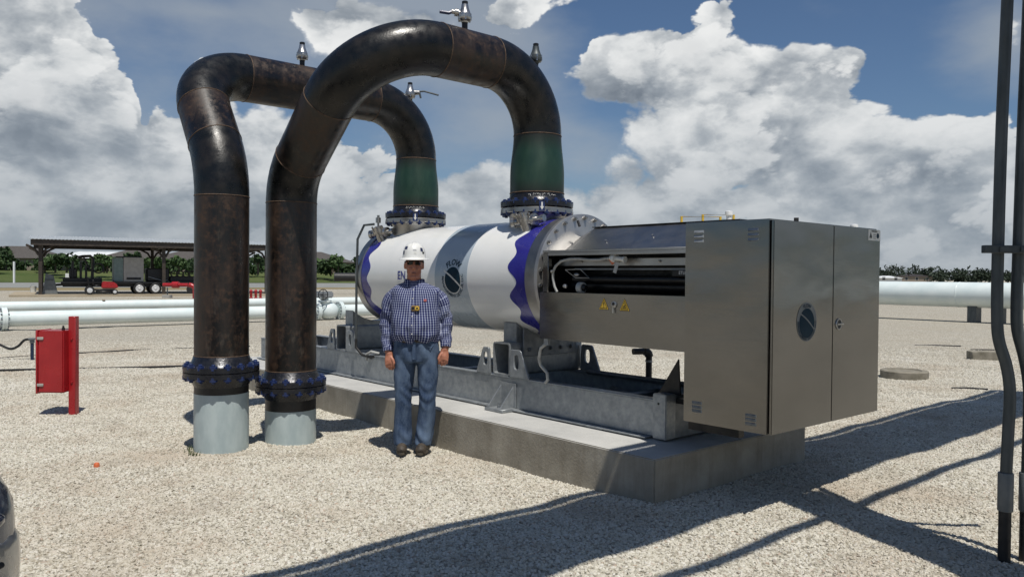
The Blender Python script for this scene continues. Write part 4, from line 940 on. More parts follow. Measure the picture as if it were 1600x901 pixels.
# collar, placket, cuffs, chest pocket
cm = MB(); n = 26; vs = []; fs = []
for k in range(n + 1):
    t = radians(-160 + 320 * k / n); sx, sy = sin(t), cos(t); fr = abs(k / n - .5) * 2
    r0x, r0y = .078, .076; dr = .018 + .022 * max(0, fr - .6) / .4; h = .032 - .014 * fr
    vs += [(sx * r0x, .010 + sy * r0y, 1.480 - .012 * fr), (sx * (r0x + .001), .010 + sy * (r0y + .001), 1.480 + h), (sx * (r0x + .008), .010 + sy * (r0y + .008), 1.480 + h + .001), (sx * (r0x + dr), .008 + sy * (r0y + dr), 1.462 - .034 * max(0, fr - .55) / .45)]
for k in range(n):
    for i in range(3): fs.append((k * 4 + i, k * 4 + i + 1, k * 4 + 5 + i, k * 4 + 4 + i))
weave(cm.raw(vs, fs).build('collar', 'plaid', sh, smooth=60))
for s in (-1, 1):
    a, b = Vector(arms[s][3]), Vector(arms[s][4]); d = (b - a).normalized(); c = b - d * .042
    weave(MB().lathe(c, d, [(0, .046), (.003, .050), (.048, .047), (.051, .042)], 20).build('cuff', 'plaid', sh))
def chest_y(z, x=0): return -(float(np.interp(z, [.98, 1.03, 1.10, 1.20, 1.30, 1.38, 1.43], [.164, .190, .200, .178, .146, .120, .094])) * (1 - min(.95, (abs(x - .012) / .24)) ** 2.6) ** .5)
pl = MB()
for k in range(14): z0 = 1.00 + k * .0315; pl.obox((.006, chest_y(z0 + .016) - .0025, z0 + .016), (1, 0, 0), (0, 1, 0), (0, (chest_y(z0) - chest_y(z0 + .0315)) / -.0315, 1), .016, .004, .0162)
weave(pl.build('placket', 'plaid', sh, smooth=60))
for k in range(6): MB().ball((.006, chest_y(1.04 + k * .075) - .008, 1.04 + k * .075), (.006, .003, .006), 8).build('button', 'paper', sh)
MB().obox((.110, chest_y(1.325, .11) - .006, 1.325), (.97, .24, 0), (-.24, .97, 0), (0, 0, 1), .013, .002, .010).build('embroidered_mark', 'pink', sh, bevel=.002)

def jeans():
    mb = MB()
    loft(mb, [sect(.79, .165, .125, .02, .0), sect(.83, .193, .138, .02, .004), sect(.89, .198, .148, .02, .006), sect(.95, .193, .146, .02, .0), sect(.998, .186, .142, .02, -.002)])
    for pts, rr in (([(-.076, .005, .87), (-.082, -.004, .70), (-.086, -.014, .50), (-.092, .004, .28), (-.094, .010, .115), (-.094, .008, .055)], [(.118, .106), (.104, .090), (.086, .074), (.088, .074), (.098, .086), (.098, .088)]),
                    ([(.117, .005, .87), (.122, -.004, .70), (.124, -.014, .50), (.112, .004, .28), (.090, .008, .115), (.088, .006, .060)], [(.118, .106), (.104, .090), (.086, .076), (.088, .076), (.096, .078), (.096, .076)])):
        p, r = spline(pts, rr); mb.tube(p, r, 24, flat=(0, 1, 0))
    return mb
me, V = remesh(jeans(), .0075, 4)
nrm = np.empty(len(V) * 3); me.vertices.foreach_get('normal', nrm); nrm = nrm.reshape(-1, 3)
z = V[:, 2]; lx = np.where(V[:, 0] < .018, V[:, 0] + .088, V[:, 0] - .112); an = np.arctan2(lx, -V[:, 1])
kn = np.exp(-((z - .50) / .10) ** 2); hem = np.clip((.30 - z) / .2, 0, 1); th_ = np.clip((z - .55) / .3, 0, 1)
V = V + nrm * (.0055 * kn * np.sin(z * 64 + 3 * np.sin(an * 1.5 + V[:, 0] * 9)) * np.sin(an * 1.2 + 1 + V[:, 0] * 4) + .008 * hem * np.sin(z * 46 + 2.6 * np.sin(an * 1.3 + .5 + V[:, 0] * 7)) * np.cos(an * .8 + V[:, 0] * 5) + .004 * th_ * np.sin(lx * 46 + z * 30 + V[:, 0] * 8) + .003 * np.sin(z * 17 + an * 2))[:, None]
jn = finish(me, V, 'jeans', 'denim', man)
MB().tube([(.02 + .190 * cos(2 * pi * k / 40), -.002 + .147 * sin(2 * pi * k / 40), .978) for k in range(41)], [(.019, .004)] * 41, 8, flat=(0, 0, 1)).build('belt', 'leather', man)
fl_ = MB().obox((.02, -.147, .895), (1, 0, 0), (0, 1, 0), (0, 0, 1), .014, .006, .075).build('fly', 'denim', jn)
for s in (-1, 1): MB().tube([(.02 + s * .165, -.085, .945), (.02 + s * .140, -.118, .915), (.02 + s * .09, -.140, .952)], .004, 6).build('pocket_seam', 'denim', jn)
for s, cx in ((-1, -.100), (1, .092)):
    mb = MB(); mb.ball((0, -.055, .052), (.046, .105, .040), 16); mb.ball((0, -.115, .040), (.048, .050, .034), 14); mb.ball((0, .045, .055), (.042, .055, .052), 14); mb.tube([(0, .02, .06), (0, .02, .12)], [.044, .050], 14); mb.box((-.04, -.14, .006), (.04, .08, .035))
    me, V = remesh(mb, .007, 4); V[:, 2] = np.maximum(V[:, 2], .012); r_ = s * radians(-7); x, y = V[:, 0].copy(), V[:, 1].copy(); V[:, 0] = x * cos(r_) - y * sin(r_) + cx; V[:, 1] = x * sin(r_) + y * cos(r_)
    so2 = finish(me, V, 'shoe', 'leather', man)
    def rot(p): return (p[0] * cos(r_) - p[1] * sin(r_) + cx, p[0] * sin(r_) + p[1] * cos(r_), p[2])
    out = [(.046 * sin(t) * (1 if cos(t) > -.2 else .88), -.035 + (-.132 if cos(t) > 0 else -.128) * cos(t), 0) for t in [2 * pi * k / 24 for k in range(24)]]
    MB().prism([rot(p) for p in out], (0, 0, .022)).build('sole', 'sole', so2)
    lc = MB()
    for k in range(4): yy = -.115 + k * .024; zz = .083 + k * .008; lc.tube([rot((-.022, yy, zz - .008)), rot((0, yy - .004, zz)), rot((.022, yy, zz - .008))], .003, 6)
    lc = lc.build('shoe_lace', 'sole', so2); lc['kind'] = 'stuff'
M['lips'] = vary('lips', (.16, .05, .04), (.2, .065, .05), .5, 0, 30, 2, 0)
def rh_(p): return (p[0] * cos(yaw) - p[1] * sin(yaw), p[0] * sin(yaw) + p[1] * cos(yaw), p[2])
# hard hat
mb = MB(); prof = [(.0, 1.0, 1.0), (.03, .985, .985), (.06, .95, .95), (.09, .86, .86), (.115, .68, .68), (.13, .42, .42), (.136, .12, .12)]
n = 48; vs = []; fs = []; h0 = 1.690
rows = [(-.016, .130, .160), (-.014, .134, .164), (-.006, .120, .145), (.0, .102, .122)] + [(z_, .099 * a_, .120 * b_) for z_, a_, b_ in prof[1:]]
for z_, rx, ry in rows:
    for k in range(n):
        t = 2 * pi * k / n; rid = 0
        if z_ > .04: rid = .006 * max(0, 1 - abs(sin(t)) * 0 - abs(cos(t)) * 6) if abs(cos(t)) < .2 else 0
        vs.append((rx * cos(t), .006 + ry * sin(t) - (.012 if z_ < 0 and sin(t) < 0 else 0) * abs(sin(t)), h0 + z_ + rid - (.006 * abs(sin(t)) if z_ < -.01 and sin(t) < 0 else 0)))
for i in range(len(rows) - 1):
    for k in range(n): k2 = (k + 1) % n; fs.append((i * n + k, i * n + k2, (i + 1) * n + k2, (i + 1) * n + k))
fs.append(tuple((len(rows) - 1) * n + k for k in range(n))); fs.append(tuple(range(n - 1, -1, -1)))
hat = mb.raw(vs, fs).build('hard_hat', 'hat', man, smooth=50)
def hat_pt(az, z_, off=.0015):
    a_ = float(np.interp(z_, [p[0] for p in prof], [p[1] for p in prof])); return Vector(((.099 * a_ + off) * sin(az), .006 - (.120 * a_ + off) * cos(az), h0 + z_))
def patch(az0, az1, z0, z1, name, mat):
    vs = []; fs = []
    for i in range(6):
        for j in range(5): vs.append(hat_pt(az0 + (az1 - az0) * i / 5, z0 + (z1 - z0) * j / 4))
    for i in range(5):
        for j in range(4): a = i * 5 + j; fs.append((a, a + 1, a + 6, a + 5))
    MB().raw(vs, fs).build(name, mat, hat, fix=False)
patch(-.95, -.55, .072, .098, 'sticker', 'shadeblue'); patch(-1.15, -.85, .030, .060, 'sticker', 'shadeblue'); patch(.75, 1.05, .055, .085, 'sticker', 'shadeblue'); patch(.95, 1.2, .035, .052, 'sticker', 'ink')
patch(.02, .36, .061, .066, 'sticker', 'shadeblue'); patch(.10, .34, .030, .050, 'sticker', 'paper')
hr = MB(); hr.ball((0, .022, 1.672), (.0795, .092, .070), 20); hr.ball((0, .06, 1.62), (.062, .048, .055), 14); hr = hr.build('hair', 'bark', man)
for s in (-1, 1): MB().tube([(s * .076, -.012, 1.66), (s * .078, -.008, 1.625)], [.010, .006], 8).build('sideburn', 'bark', hr)
MB().ball(rh_((0, -.0985, 1.5565)), (.022, .005, .0028), 10).build('mouth', 'lips', man).location = (0, -.030, 0)
hat.location = (0, -.030, 0)
# sunglasses
def rh(p): return (p[0] * cos(yaw) - p[1] * sin(yaw), p[0] * sin(yaw) + p[1] * cos(yaw), p[2])
sgm = MB(); 
gl = MB().tube([rh((.070 * sin(t), .004 - .098 * cos(t) ** .8 if cos(t) > 0 else .004, 1.660)) for t in [radians(-90 + 180 * k / 24) for k in range(25)]], .0045, 8).build('sunglasses', 'ink', man)
for s in (-1, 1):
    pts = []; vs = []; fs = []
    for i in range(9):
        t = s * radians(8 + 46 * i / 8); hgt = .019 * (1 - abs(i / 4 - 1) ** 3 * .45)
        for q in (1, -1):
            for off in (0, .003): vs.append(rh(((.070 + off) * sin(t), .002 - (.101 + off) * cos(t), 1.645 + q * hgt)))
    for i in range(8):
        a = i * 4; fs += [(a, a + 4, a + 6, a + 2), (a + 1, a + 3, a + 7, a + 5), (a, a + 1, a + 5, a + 4), (a + 2, a + 6, a + 7, a + 3)]
    MB().raw(vs, fs).build('lens', 'lens', gl, smooth=60)
    MB().tube([rh((s * .072, -.05, 1.655)), rh((s * .081, .0, 1.654)), rh((s * .080, .025, 1.640))], .003, 6).build('temple', 'ink', gl)
gl.location = (0, -.030, 0)
# instrument clipped on the shirt front
gy = MY + chest_y(1.275) - .018
gd = thing('gas_detector', 'small amber gas detector clipped to the man\'s shirt front', 'gas detector', (MX + .032, gy, 1.262))
MB().box((-.036, -.014, -.022), (.036, .014, .024)).build('housing', 'brass', gd, bevel=.006, seg=2)
MB().lathe((.016, -.0142, .001), (0, -1, 0), [(0, .017), (.004, .017), (.005, .012)], 16).build('sensor_grille', 'yellow', gd)
MB().lathe((.016, -.0192, .001), (0, -1, 0), [(0, .009), (.001, .009)], 12).build('sensor', 'ink', gd)
MB().box((-.032, -.0148, -.012), (-.006, -.0142, .014)).build('display', 'ink', gd)

# ================================================================== red cabinet on its post
rc = thing('red_cabinet', 'red steel equipment cabinet fixed to a square red post in the gravel', 'cabinet', (-4.77, 8.6, 0), org=(-4.77, 8.6, 0))
MB().box((-4.808, 8.562, -.1), (-4.732, 8.638, 1.063)).build('post', 'red', rc, bevel=.004)
MB().box((-5.085, 8.47, .245), (-4.810, 8.73, .912)).build('box', 'red', rc, bevel=.012, seg=2)
dr_ = MB().box((-5.108, 8.465, .235), (-5.087, 8.735, .918)).build('door', 'red', rc, bevel=.005)
MB().tube([(-5.108, 8.60, .50), (-5.145, 8.60, .50), (-5.145, 8.60, .62), (-5.108, 8.60, .62)], .006, 8).build('handle', 'chrome', dr_)
for z in (.33, .83): MB().box((-5.09, 8.458, z - .015), (-5.02, 8.4695, z + .015)).build('latch', 'beige', dr_, bevel=.004)
MB().lathe((-4.86, 8.56, .912), (0, 0, 1), [(0, .016), (.03, .016), (.031, .01), (.05, .01)], 10).build('vent_plug', 'ink', rc)
for z in (.35, .82): MB().lathe((-4.77, 8.561, z), (0, -1, 0), [(0, .014), (.01, .012)], 6).build('bolt', 'red', rc)

# ================================================================== conduits at the right edge
def conduit_run(label, pts, low):
    g_ = thing('electrical_conduit', label, 'conduit', (pts[0][0], pts[0][1], 0), 0, 'conduits standing at the right edge', org=(pts[0][0], pts[0][1], 0))
    p, r = spline(pts, [.030] * len(pts), 6); MB().tube(p, [q[0] for q in r], 18).build('conduit_tube', 'conduit', g_)
    x, y, _ = low
    MB().lathe((x, y, 0), (0, 0, 1), [(-.15, .0315), (.30, .0315)], 18).build('coated_riser', 'rubber', g_)
    MB().lathe((x + .001, y, 0), (0, 0, 1), [(.285, .037), (.29, .039), (.49, .039), (.495, .037)], 18).build('coupling', 'pvc', g_)
    return g_
CY = 4.313
conduit_run('grey electrical conduit with a kink, left of the pair at the right edge', [(2.714, CY, .22), (2.716, CY, .5), (2.722, CY, .70), (2.728, CY, .93), (2.706, CY, 1.08), (2.662, CY, 1.22), (2.650, CY, 1.36), (2.648, CY, 1.70), (2.656, CY, 2.4), (2.674, CY, 3.1), (2.69, CY, 3.98)], (2.713, CY, 0))
conduit_run('grey electrical conduit cut by the right edge of the picture', [(2.83, CY, .22), (2.832, CY, .5), (2.835, CY, .8), (2.830, CY, .98), (2.802, CY, 1.13), (2.764, CY, 1.27), (2.756, CY, 1.40), (2.760, CY, 1.70), (2.772, CY, 2.4), (2.79, CY, 3.1), (2.80, CY, 3.98)], (2.83, CY, 0))
su = thing('strut_channel', 'short dark steel strut bar crossing in front of both conduits', 'strut', (2.85, CY - .055, 1.713), org=(2.85, CY - .055, 1.713))
MB().box((2.535, CY - .075, 1.692), (3.25, CY - .034, 1.734)).build('channel', 'conduit', su, bevel=.003)
for x in (2.648, 2.760): MB().box((x - .038, CY - .082, 1.70), (x + .038, CY - .0755, 1.726)).build('pipe_clamp', 'conduit', su)

# ================================================================== overhead tray out of the frame, whose shade crosses the yard
ot = sthing('cable_tray', 'overhead steel cable tray and pipes on posts above the right foreground', 'cable tray', (0.5, -1.72, 0))
MB().box((-6.2, -2.125, 3.97), (7.6, -1.32, 3.985)).box((-6.2, -2.135, 3.97), (7.6, -2.126, 4.09)).box((-6.2, -1.319, 3.97), (7.6, -1.31, 4.09)).build('tray', 'galvdark', ot)
MB().tube([(-6.2, -1.205, 4.0), (7.6, -1.205, 4.0)], .05, 12).build('overhead_pipe', 'galvdark', ot)
MB().tube([(-6.2, -2.56, 4.0), (7.6, -2.56, 4.0)], .045, 12).build('overhead_pipe', 'galvdark', ot)
for b in (-6.0, 7.4): MB().box((b - .06, -1.78, -.1), (b + .06, -1.66, 3.96)).box((b - .04, -2.67, 3.88), (b + .04, -1.1, 3.955)).build('post', 'galvdark', ot)
dvec = Vector((-.37, .93, 0)); nvec = Vector((.93, .37, 0))
MB().obox((.20, -2.60, 1.985), Vector((.93, -.37, 0)), Vector((.37, .93, 0)), (0, 0, 1), .225, .04, 1.985).build('drop_tray', 'galvdark', ot, bevel=.01)
MB().obox((.29, -2.37, 3.945), Vector((.93, -.37, 0)), Vector((.37, .93, 0)), (0, 0, 1), .225, .27, .02).build('shadow_link', 'galvdark', ot)  # unseen link, added so the drop's shadow runs into the tray's

# ================================================================== pale pipelines behind
def vlathe(a, z, prof, n=32): return MB().lathe((0, a, z), (1, 0, 0), prof, n)
fp = sthing('pipeline', 'front pale grey pipeline lying low across the gravel with a flanged valve', 'pipeline', (4, 20.8, 0), 'pale pipelines behind the skid')
vlathe(20.8, .30, [(-14, .2), (8.15, .2)]).build('pipe', 'whitepipe', fp); vlathe(20.8, .30, [(9.0, .2), (34, .2)]).build('pipe', 'whitepipe', fp)
bolt_s = meshonly(MB().lathe((0, 0, 0), (1, 0, 0), [(-.10, .02), (.10, .02)], 6), 'line_bolt', 'galvdark')
def lflange(parent, b, a, z, r):
    f = vlathe(a, z, [(b - .06, r * .55), (b - .06, r), (b - .008, r), (b - .007, r * .97), (b + .007, r * .97), (b + .008, r), (b + .06, r), (b + .06, r * .55)]).build('flange', 'whitepipe', parent)
    for k in range(14): t = 2 * pi * k / 14; sub('bolt', bolt_s, f, (b, a + r * .84 * cos(t), z + r * .84 * sin(t)))
for b in (-.72, 8.15, 9.0): lflange(fp, b, 20.8, .30, .31)
MB().ball((8.58, 20.8, .30), (.36, .30, .30), 20).build('valve_body', 'whitepipe', fp)
MB().lathe((8.45, 20.8, .5), (0, 0, 1), [(0, .16), (.1, .16), (.1, .22), (.16, .22), (.16, .12), (.3, .12)], 18).build('valve_bonnet', 'whitepipe', fp)
gbx = MB().box((8.15, 20.55, .74), (8.65, 20.95, .96)).build('gearbox', 'galv', fp, bevel=.04, seg=2)
hw = MB(); ring(hw, (8.2, 20.45, .86), (0, 1, 0), .17, .016, 24, 6); hw.tube([(8.03, 20.45, .86), (8.37, 20.45, .86)], .012, 6); hw.tube([(8.2, 20.45, .69), (8.2, 20.45, 1.03)], .012, 6); hw.tube([(8.2, 20.45, .86), (8.2, 20.6, .86)], .02, 6)
hw.build('handwheel', 'dark', fp)
for b in (-6, 4.4, 7.6, 14): MB().box((b - .15, 20.55, -.05), (b + .15, 21.05, .115)).build('sleeper', 'wood', fp)
bp = sthing('pipeline', 'rear pale grey pipeline lying just behind the front one', 'pipeline', (4, 26, 0), 'pale pipelines behind the skid')
vlathe(26, .41, [(-16, .17), (40, .17)]).build('pipe', 'whitepipe', bp); lflange(bp, 7.35, 26, .41, .27); lflange(bp, 7.55, 26, .41, .27)
for b in (2.9, 6.35): MB().lathe((b, 25.93, .57), (0, -.4, 1), [(0, .05), (.03, .05)], 10).build('weld_outlet', 'wood', bp)
for b in (-8, 4.5, 9.4, 20): MB().box((b - .15, 25.8, -.05), (b + .15, 26.2, .25)).build('sleeper', 'wood', bp)
rp = sthing('pipeline', 'large pale pipeline on low supports at the right', 'pipeline', (27.0, 6, 0), 'pale pipelines behind the skid')
MB().lathe((27.0, 0, .99), (0, 1, 0), [(-25, .455), (33, .455)], 40).build('pipe', 'whitepipe', rp)
for a in (-14, 6.8, 26):
    MB().box((26.75, a - .55, -.1), (27.25, a - .25, .58)).box((26.75, a + .25, -.1), (27.25, a + .55, .58)).build('support', 'conduit', rp)
    ring(MB(), (27.0, a + .9, .99), (0, 1, 0), .455, .012, 40).build('weld_bead', 'whitepipe', rp)

# black drain line behind the skid
dl = sthing('drain_pipe', 'black threaded pipe with an elbow rising behind the skid', 'pipe', (1.72, 1.46, 0))
MB().tube([(1.56, 1.52, .84), (1.66, 1.48, .84)], .030, 14).build('pipe', 'rubber', dl)
p = arc((1.60, 1.505, .84), (1.72, 1.46, .84), (1.72, 1.46, .70), .05, 6); MB().tube(p, .040, 14).build('elbow', 'rubber', dl)
MB().tube([(1.72, 1.46, .80), (1.72, 1.46, -.1)], .030, 14).build('pipe', 'rubber', dl)
MB().lathe((1.72, 1.46, .735), (0, 0, 1), [(0, .034), (.02, .034)], 14).build('thread_band', 'hose', dl)

# loose things on the gravel
def cable(label, pts, r, mat='rubber'):
    P = []; 
    for i in range(len(pts) - 1):
        a, b = Vector(pts[i]), Vector(pts[i + 1]); k = max(2, int((b - a).length / .35))
        for q in range(k): P.append(a.lerp(b, q / k) + Vector((random.uniform(-.03, .03), random.uniform(-.03, .03), 0)))
    P.append(Vector(pts[-1])); return tag(MB().tube(P, r, 6).build('cable', mat), label, 'cable', None)
cable('dark cable lying across the gravel behind the red cabinet', [(-9.6, 11.5, .02), (-7.89, 12.17, .02), (-6.79, 12.42, .02), (-5.25, 12.97, .02), (-3.2, 13.8, .02)], .017)
cable('thin dark line on the gravel just before the front pipeline', [(-11.5, 13.2, .015), (-9.04, 13.95, .015), (-7.54, 15.51, .015), (-5.5, 16.6, .015)], .012)
hy = thing('hose_stand', 'short grey standpipe with a drooping black hose at the left edge', 'standpipe', (-8.32, 13.7, 0), org=(-8.32, 13.7, 0))
MB().tube([(-8.32, 13.7, -.1), (-8.32, 13.7, .33)], .028, 12).build('standpipe', 'navyglass', hy)
MB().lathe((-8.32, 13.7, .33), (0, 0, 1), [(-.02, .04), (.03, .04), (.035, .06), (.06, .06), (.065, .03)], 12).build('cap', 'pvc', hy)
p, r = spline([(-8.30, 13.7, .37), (-8.45, 13.7, .355), (-8.56, 13.7, .25), (-8.70, 13.7, .20), (-8.88, 13.7, .27), (-9.15, 13.7, .38)], [.022] * 6); MB().tube(p, [q[0] for q in r], 8).build('hose', 'rubber', hy)
MB().tube([(-9.15, 13.7, .38), (-9.3, 13.7, .34), (-9.35, 13.7, -.05)], .022, 8).build('hose', 'rubber', hy)
tag(MB().lathe((-3.268, 6.218, .012), (0, 0, 1), [(-.012, .02), (.018, .023), (.032, .016), (.035, .004)], 12).build('bottle_cap', 'orange'), 'tiny orange plastic cap lying on the open gravel', 'cap')
pc = MB().lathe((6.15, 12.35, 0), (0, 0, 1), [(-.1, .345), (.11, .345), (.125, .33), (.127, .25), (.11, .24)], 36).build('concrete_pier', 'oldconcrete'); tag(pc, 'round low concrete pier cap in the gravel right of the cabinet', 'pier')
tag(MB().obox((9.28, 15.5, .05), (.99, -.12, 0), (.12, .99, 0), (0, 0, 1), .27, .14, .09).build('timber_block', 'oldconcrete', bevel=.01), 'squared timber block lying on the gravel near the right pipeline', 'block')
for (x0, y0), (x1, y1), lb in (((9.3, 18.2), (10.3, 18.1), 'longer dark rod lying on the gravel before the right pipeline'), ((10.0, 17.2), (10.75, 17.1), 'shorter dark rod lying on the gravel before the right pipeline'), ((6.2, 11.1), (6.65, 11.0), 'dark stick lying on the gravel beside the round pier')):
    tag(MB().tube([(x0, y0, .02), ((x0 + x1) / 2, (y0 + y1) / 2 + .05, .024), (x1, y1, .02)], .013, 7).build('rod', 'rubber'), lb, 'rod')
tag(MB().obox((1.88, 3.62, .012), (.9, .4, 0), (-.4, .9, 0), (0, 0, 1), .030, .022, .02).build('stone', 'stone', bevel=.012), 'single larger dark stone on the gravel in the right foreground', 'stone')
# green moss tuft where the left stub meets the gravel
tf = MB(); rr_ = random.Random(4)
for k in range(90):
    t = radians(rr_.uniform(150, 250)); rad = .2285 + rr_.uniform(0, .05); x, y = -2.535 + rad * cos(t), 6.86 + rad * sin(t); h = rr_.uniform(.02, .07); q = rr_.uniform(0, 6.28)
    tf.raw([(x - .004 * cos(q), y - .004 * sin(q), 0), (x + .004 * cos(q), y + .004 * sin(q), 0), (x + rr_.uniform(-.03, .03), y + rr_.uniform(-.03, .03), h)], [(0, 1, 2)])
tag(tf.build('weed_tuft', 'grass', fix=False), 'small weeds growing at the foot of the left grey stub', 'weeds', None, 'stuff')

# handrails and vents far behind the cabinet
yr = thing('handrail', 'yellow tubular handrail showing above the machine housing', 'handrail', (4.9, 20, 0), org=(4.9, 20, 0))
for x0, x1, y, z in ((4.27, 5.25, 20, 3.07), (4.95, 5.75, 20.6, 3.17)):
    MB().tube([(x0, y, -.1), (x0, y, z), (x1, y, z), (x1, y, -.1)], .034, 8).build('rail', 'yellow', yr); MB().tube([(x0, y, z - .5), (x1, y, z - .5)], .025, 8).build('rail', 'yellow', yr)
for nm, x, z, m_, lb in (('vent_post', 5.52, 3.24, 'white', 'white capped post beside the yellow handrail'), ('vent_post', 8.72, 2.93, 'white', 'white capped post showing over the right cabinet door'), ('vent_post', 7.24, 3.08, 'rubber', 'thin black pipe end showing over the middle of the cabinet')):
    tag(MB().lathe((x, 20.2, 0), (0, 0, 1), [(-.1, .07), (z - .12, .07), (z - .11, .10), (z - .02, .10), (z, .06)] if m_ == 'white' else [(-.1, .06), (z, .06)], 14).build(nm, m_), lb, 'post', 'vent posts behind the cabinet')

# ================================================================== far ground
def sheet(name, pts, z, mat): return tag(MB().raw([(x, y, z) for x, y in pts], [tuple(range(len(pts)))]).build(name, mat, fix=False), None, None, None, 'structure')
sheet('road', [(-75, 53), (-49.6, 69.6), (-20.8, 87.3), (60, 137), (60, 185), (-31, 128), (-70, 101), (-130, 66)], .03, 'road')
sheet('dry_verge', [(-75, 47), (-45, 58), (-20, 78), (60, 127), (60, 137), (-20.8, 87.3), (-49.6, 69.6), (-75, 53)], .015, 'drygrass')
P0, Dg, Ng = Vector((-130, 66, 0)), Vector((190, 119, 0)), Vector((-.53, .85, 0)); HB_ = 1.7
gm = []
for t in (-12, -1, 0, .25, .5, .75, 1): gm += [P0 + Dg * t + Vector((0, 0, .045)), P0 + Dg * t + Ng * 10 + Vector((0, 0, .5)), P0 + Dg * t + Ng * 26 + Vector((0, 0, HB_ - .1)), P0 + Dg * t + Ng * 34 + Vector((0, 0, HB_)), P0 + Dg * t + Ng * (34 if t > .9 else 2600) + Vector((700 if t > .9 else 0, 2300 if t > .9 else 0, HB_))]
tag(MB().raw(gm, [(5 * i + j, 5 * i + 5 + j, 5 * i + 6 + j, 5 * i + 1 + j) for i in range(6) for j in range(4)]).build('grass_field', 'grass'), None, None, None, 'structure')
sheet('dry_field', [(60, 127), (60, 185), (300, 330), (2500, 330), (2500, 60), (90, 60)], .02, 'drygrass')

# ================================================================== open barn with its trailer
BR = math.atan2(.50108, .86540); BO = (-28.93, 48.47, 0)
def bthing(name, label, cat, x, y, z=0, group=None):
    c, s = cos(BR), sin(BR); return thing(name, label, cat, (BO[0] + x * c - y * s, BO[1] + x * s + y * c, z), BR, group, org=(x, y, z))
sl = MB().box((-1.6, -1.0, -.2), (15.2, 8.2, .12)).build('barn_slab', 'drygrass'); sl.location = BO; sl.rotation_euler = (0, 0, BR); sl['kind'] = 'structure'
M_slab = vary('tan_slab', (.30, .25, .17), (.40, .34, .25), .9, 0, .8, 5); sl.data.materials[0] = M_slab
bn = bthing('open_barn', 'long open sided steel shed with pale low roof and brown columns', 'shed', 0, 0, .12)
for x in (0, 6.97, 13.57):
    for y in (0, 7.1):
        MB().box((x - .10, y - .10, .121), (x + .10, y + .10, 3.14)).build('column', 'brownsteel', bn)
        for s in (-1, 1): MB().tube([(x + s * .1, y, 2.55), (x + s * .30, y, 2.92), (x + s * .75, y, 3.16)], .07, 6).build('brace', 'brownsteel', bn)
    MB().prism([(x - .08, -.4, 3.141), (x - .08, 7.5, 3.141), (x - .08, 7.5, 3.47), (x - .08, 3.55, 3.80), (x - .08, -.4, 3.47)], (.16, 0, 0)).build('rafter', 'brownsteel', bn)
MB().box((-.5, -.54, 3.13), (14.3, -.42, 3.50)).build('fascia', 'brownsteel', bn); MB().box((-.5, 7.52, 3.13), (14.3, 7.6, 3.50)).build('fascia', 'brownsteel', bn)
def corrug(y0, z0, y1, z1):
    vs = []; fs = []; n = 300
    for k in range(n + 1):
        x = -.6 + 15.0 * k / n; dz = .018 * (1 if k % 4 < 2 else 0)
        vs += [(x, y0, z0 + dz), (x, y1, z1 + dz), (x, y1, z1 + dz - .03), (x, y0, z0 + dz - .03)]
    for k in range(n):
        for i in range(4): fs.append((k * 4 + i, k * 4 + (i + 1) % 4, k * 4 + 4 + (i + 1) % 4, k * 4 + 4 + i))
    return MB().raw(vs, fs)
corrug(-.65, 3.51, 3.55, 3.86).build('roof_sheet', 'roofmetal', bn, smooth=0); corrug(3.55, 3.86, 7.75, 3.51).build('roof_sheet', 'roofmetal', bn, smooth=0)

tl = bthing('flatbed_trailer', 'long dark tandem axle flatbed trailer parked under the shed', 'trailer', 5, 3, .12)
MB().box((1.1, 2.0, .80), (9.3, 4.1, .92)).build('deck', 'dark', tl); MB().box((1.2, 2.3, .58), (9.2, 2.45, .795)).box((1.2, 3.6, .58), (9.2, 3.75, .795)).build('chassis_rail', 'dark', tl)
MB().tube([(1.2, 2.4, .72), (.25, 3.05, .66)], .06, 6).tube([(1.2, 3.7, .72), (.25, 3.05, .66)], .06, 6).build('tongue', 'dark', tl)
MB().box((4.95, 1.86, .80), (7.05, 2.0, .86)).build('fender', 'dark', tl)
for x in (5.54, 6.5):
    for y, s in ((1.90, -1), (4.2, 1)):
        wl = MB().lathe((x, y, .48), (0, s, 0), [(-.12, .22), (-.12, .33), (-.09, .36), (.09, .36), (.12, .33), (.12, .22)], 24).build('wheel', 'rubber', tl)
        MB().lathe((x, y, .48), (0, s, 0), [(.121, .235), (.135, .215), (.126, .17), (.124, .09), (.15, .07), (.155, .02)], 20).build('rim', 'steel_rim', wl)
MB().lathe((8.75, 2.2, .42), (0, -1, 0), [(-.1, .2), (-.1, .30), (.1, .30), (.1, .2)], 20).build('wheel', 'rubber', tl)
bx = bthing('equipment_box', 'boxy beige and grey green equipment housing on the trailer bed', 'equipment box', 4.95, 3, .92)
MB().box((4.06, 2.15, .925), (4.62, 3.9, 2.46)).build('end_panel', 'seagreen', bx, bevel=.02); MB().box((4.625, 2.1, .925), (5.82, 3.95, 2.50)).build('side_panel', 'beige', bx, bevel=.02); MB().box((4.2, 2.3, 2.501), (5.6, 3.8, 2.56)).build('lid', 'dark', bx)
MB().box((4.8, 2.085, 1.05), (5.65, 2.098, 1.20)).build('vent_slot', 'dark', bx)
ma = bthing('drilling_rig', 'tall dark rig with bent mast and hose reel on the trailer', 'machine', 2.3, 3, .92)
MB().box((1.2, 2.3, .925), (3.4, 3.6, 1.15)).build('base', 'dark', ma, bevel=.02); MB().box((1.55, 2.5, 1.151), (2.0, 3.3, 1.75)).build('engine', 'dark', ma, bevel=.05)
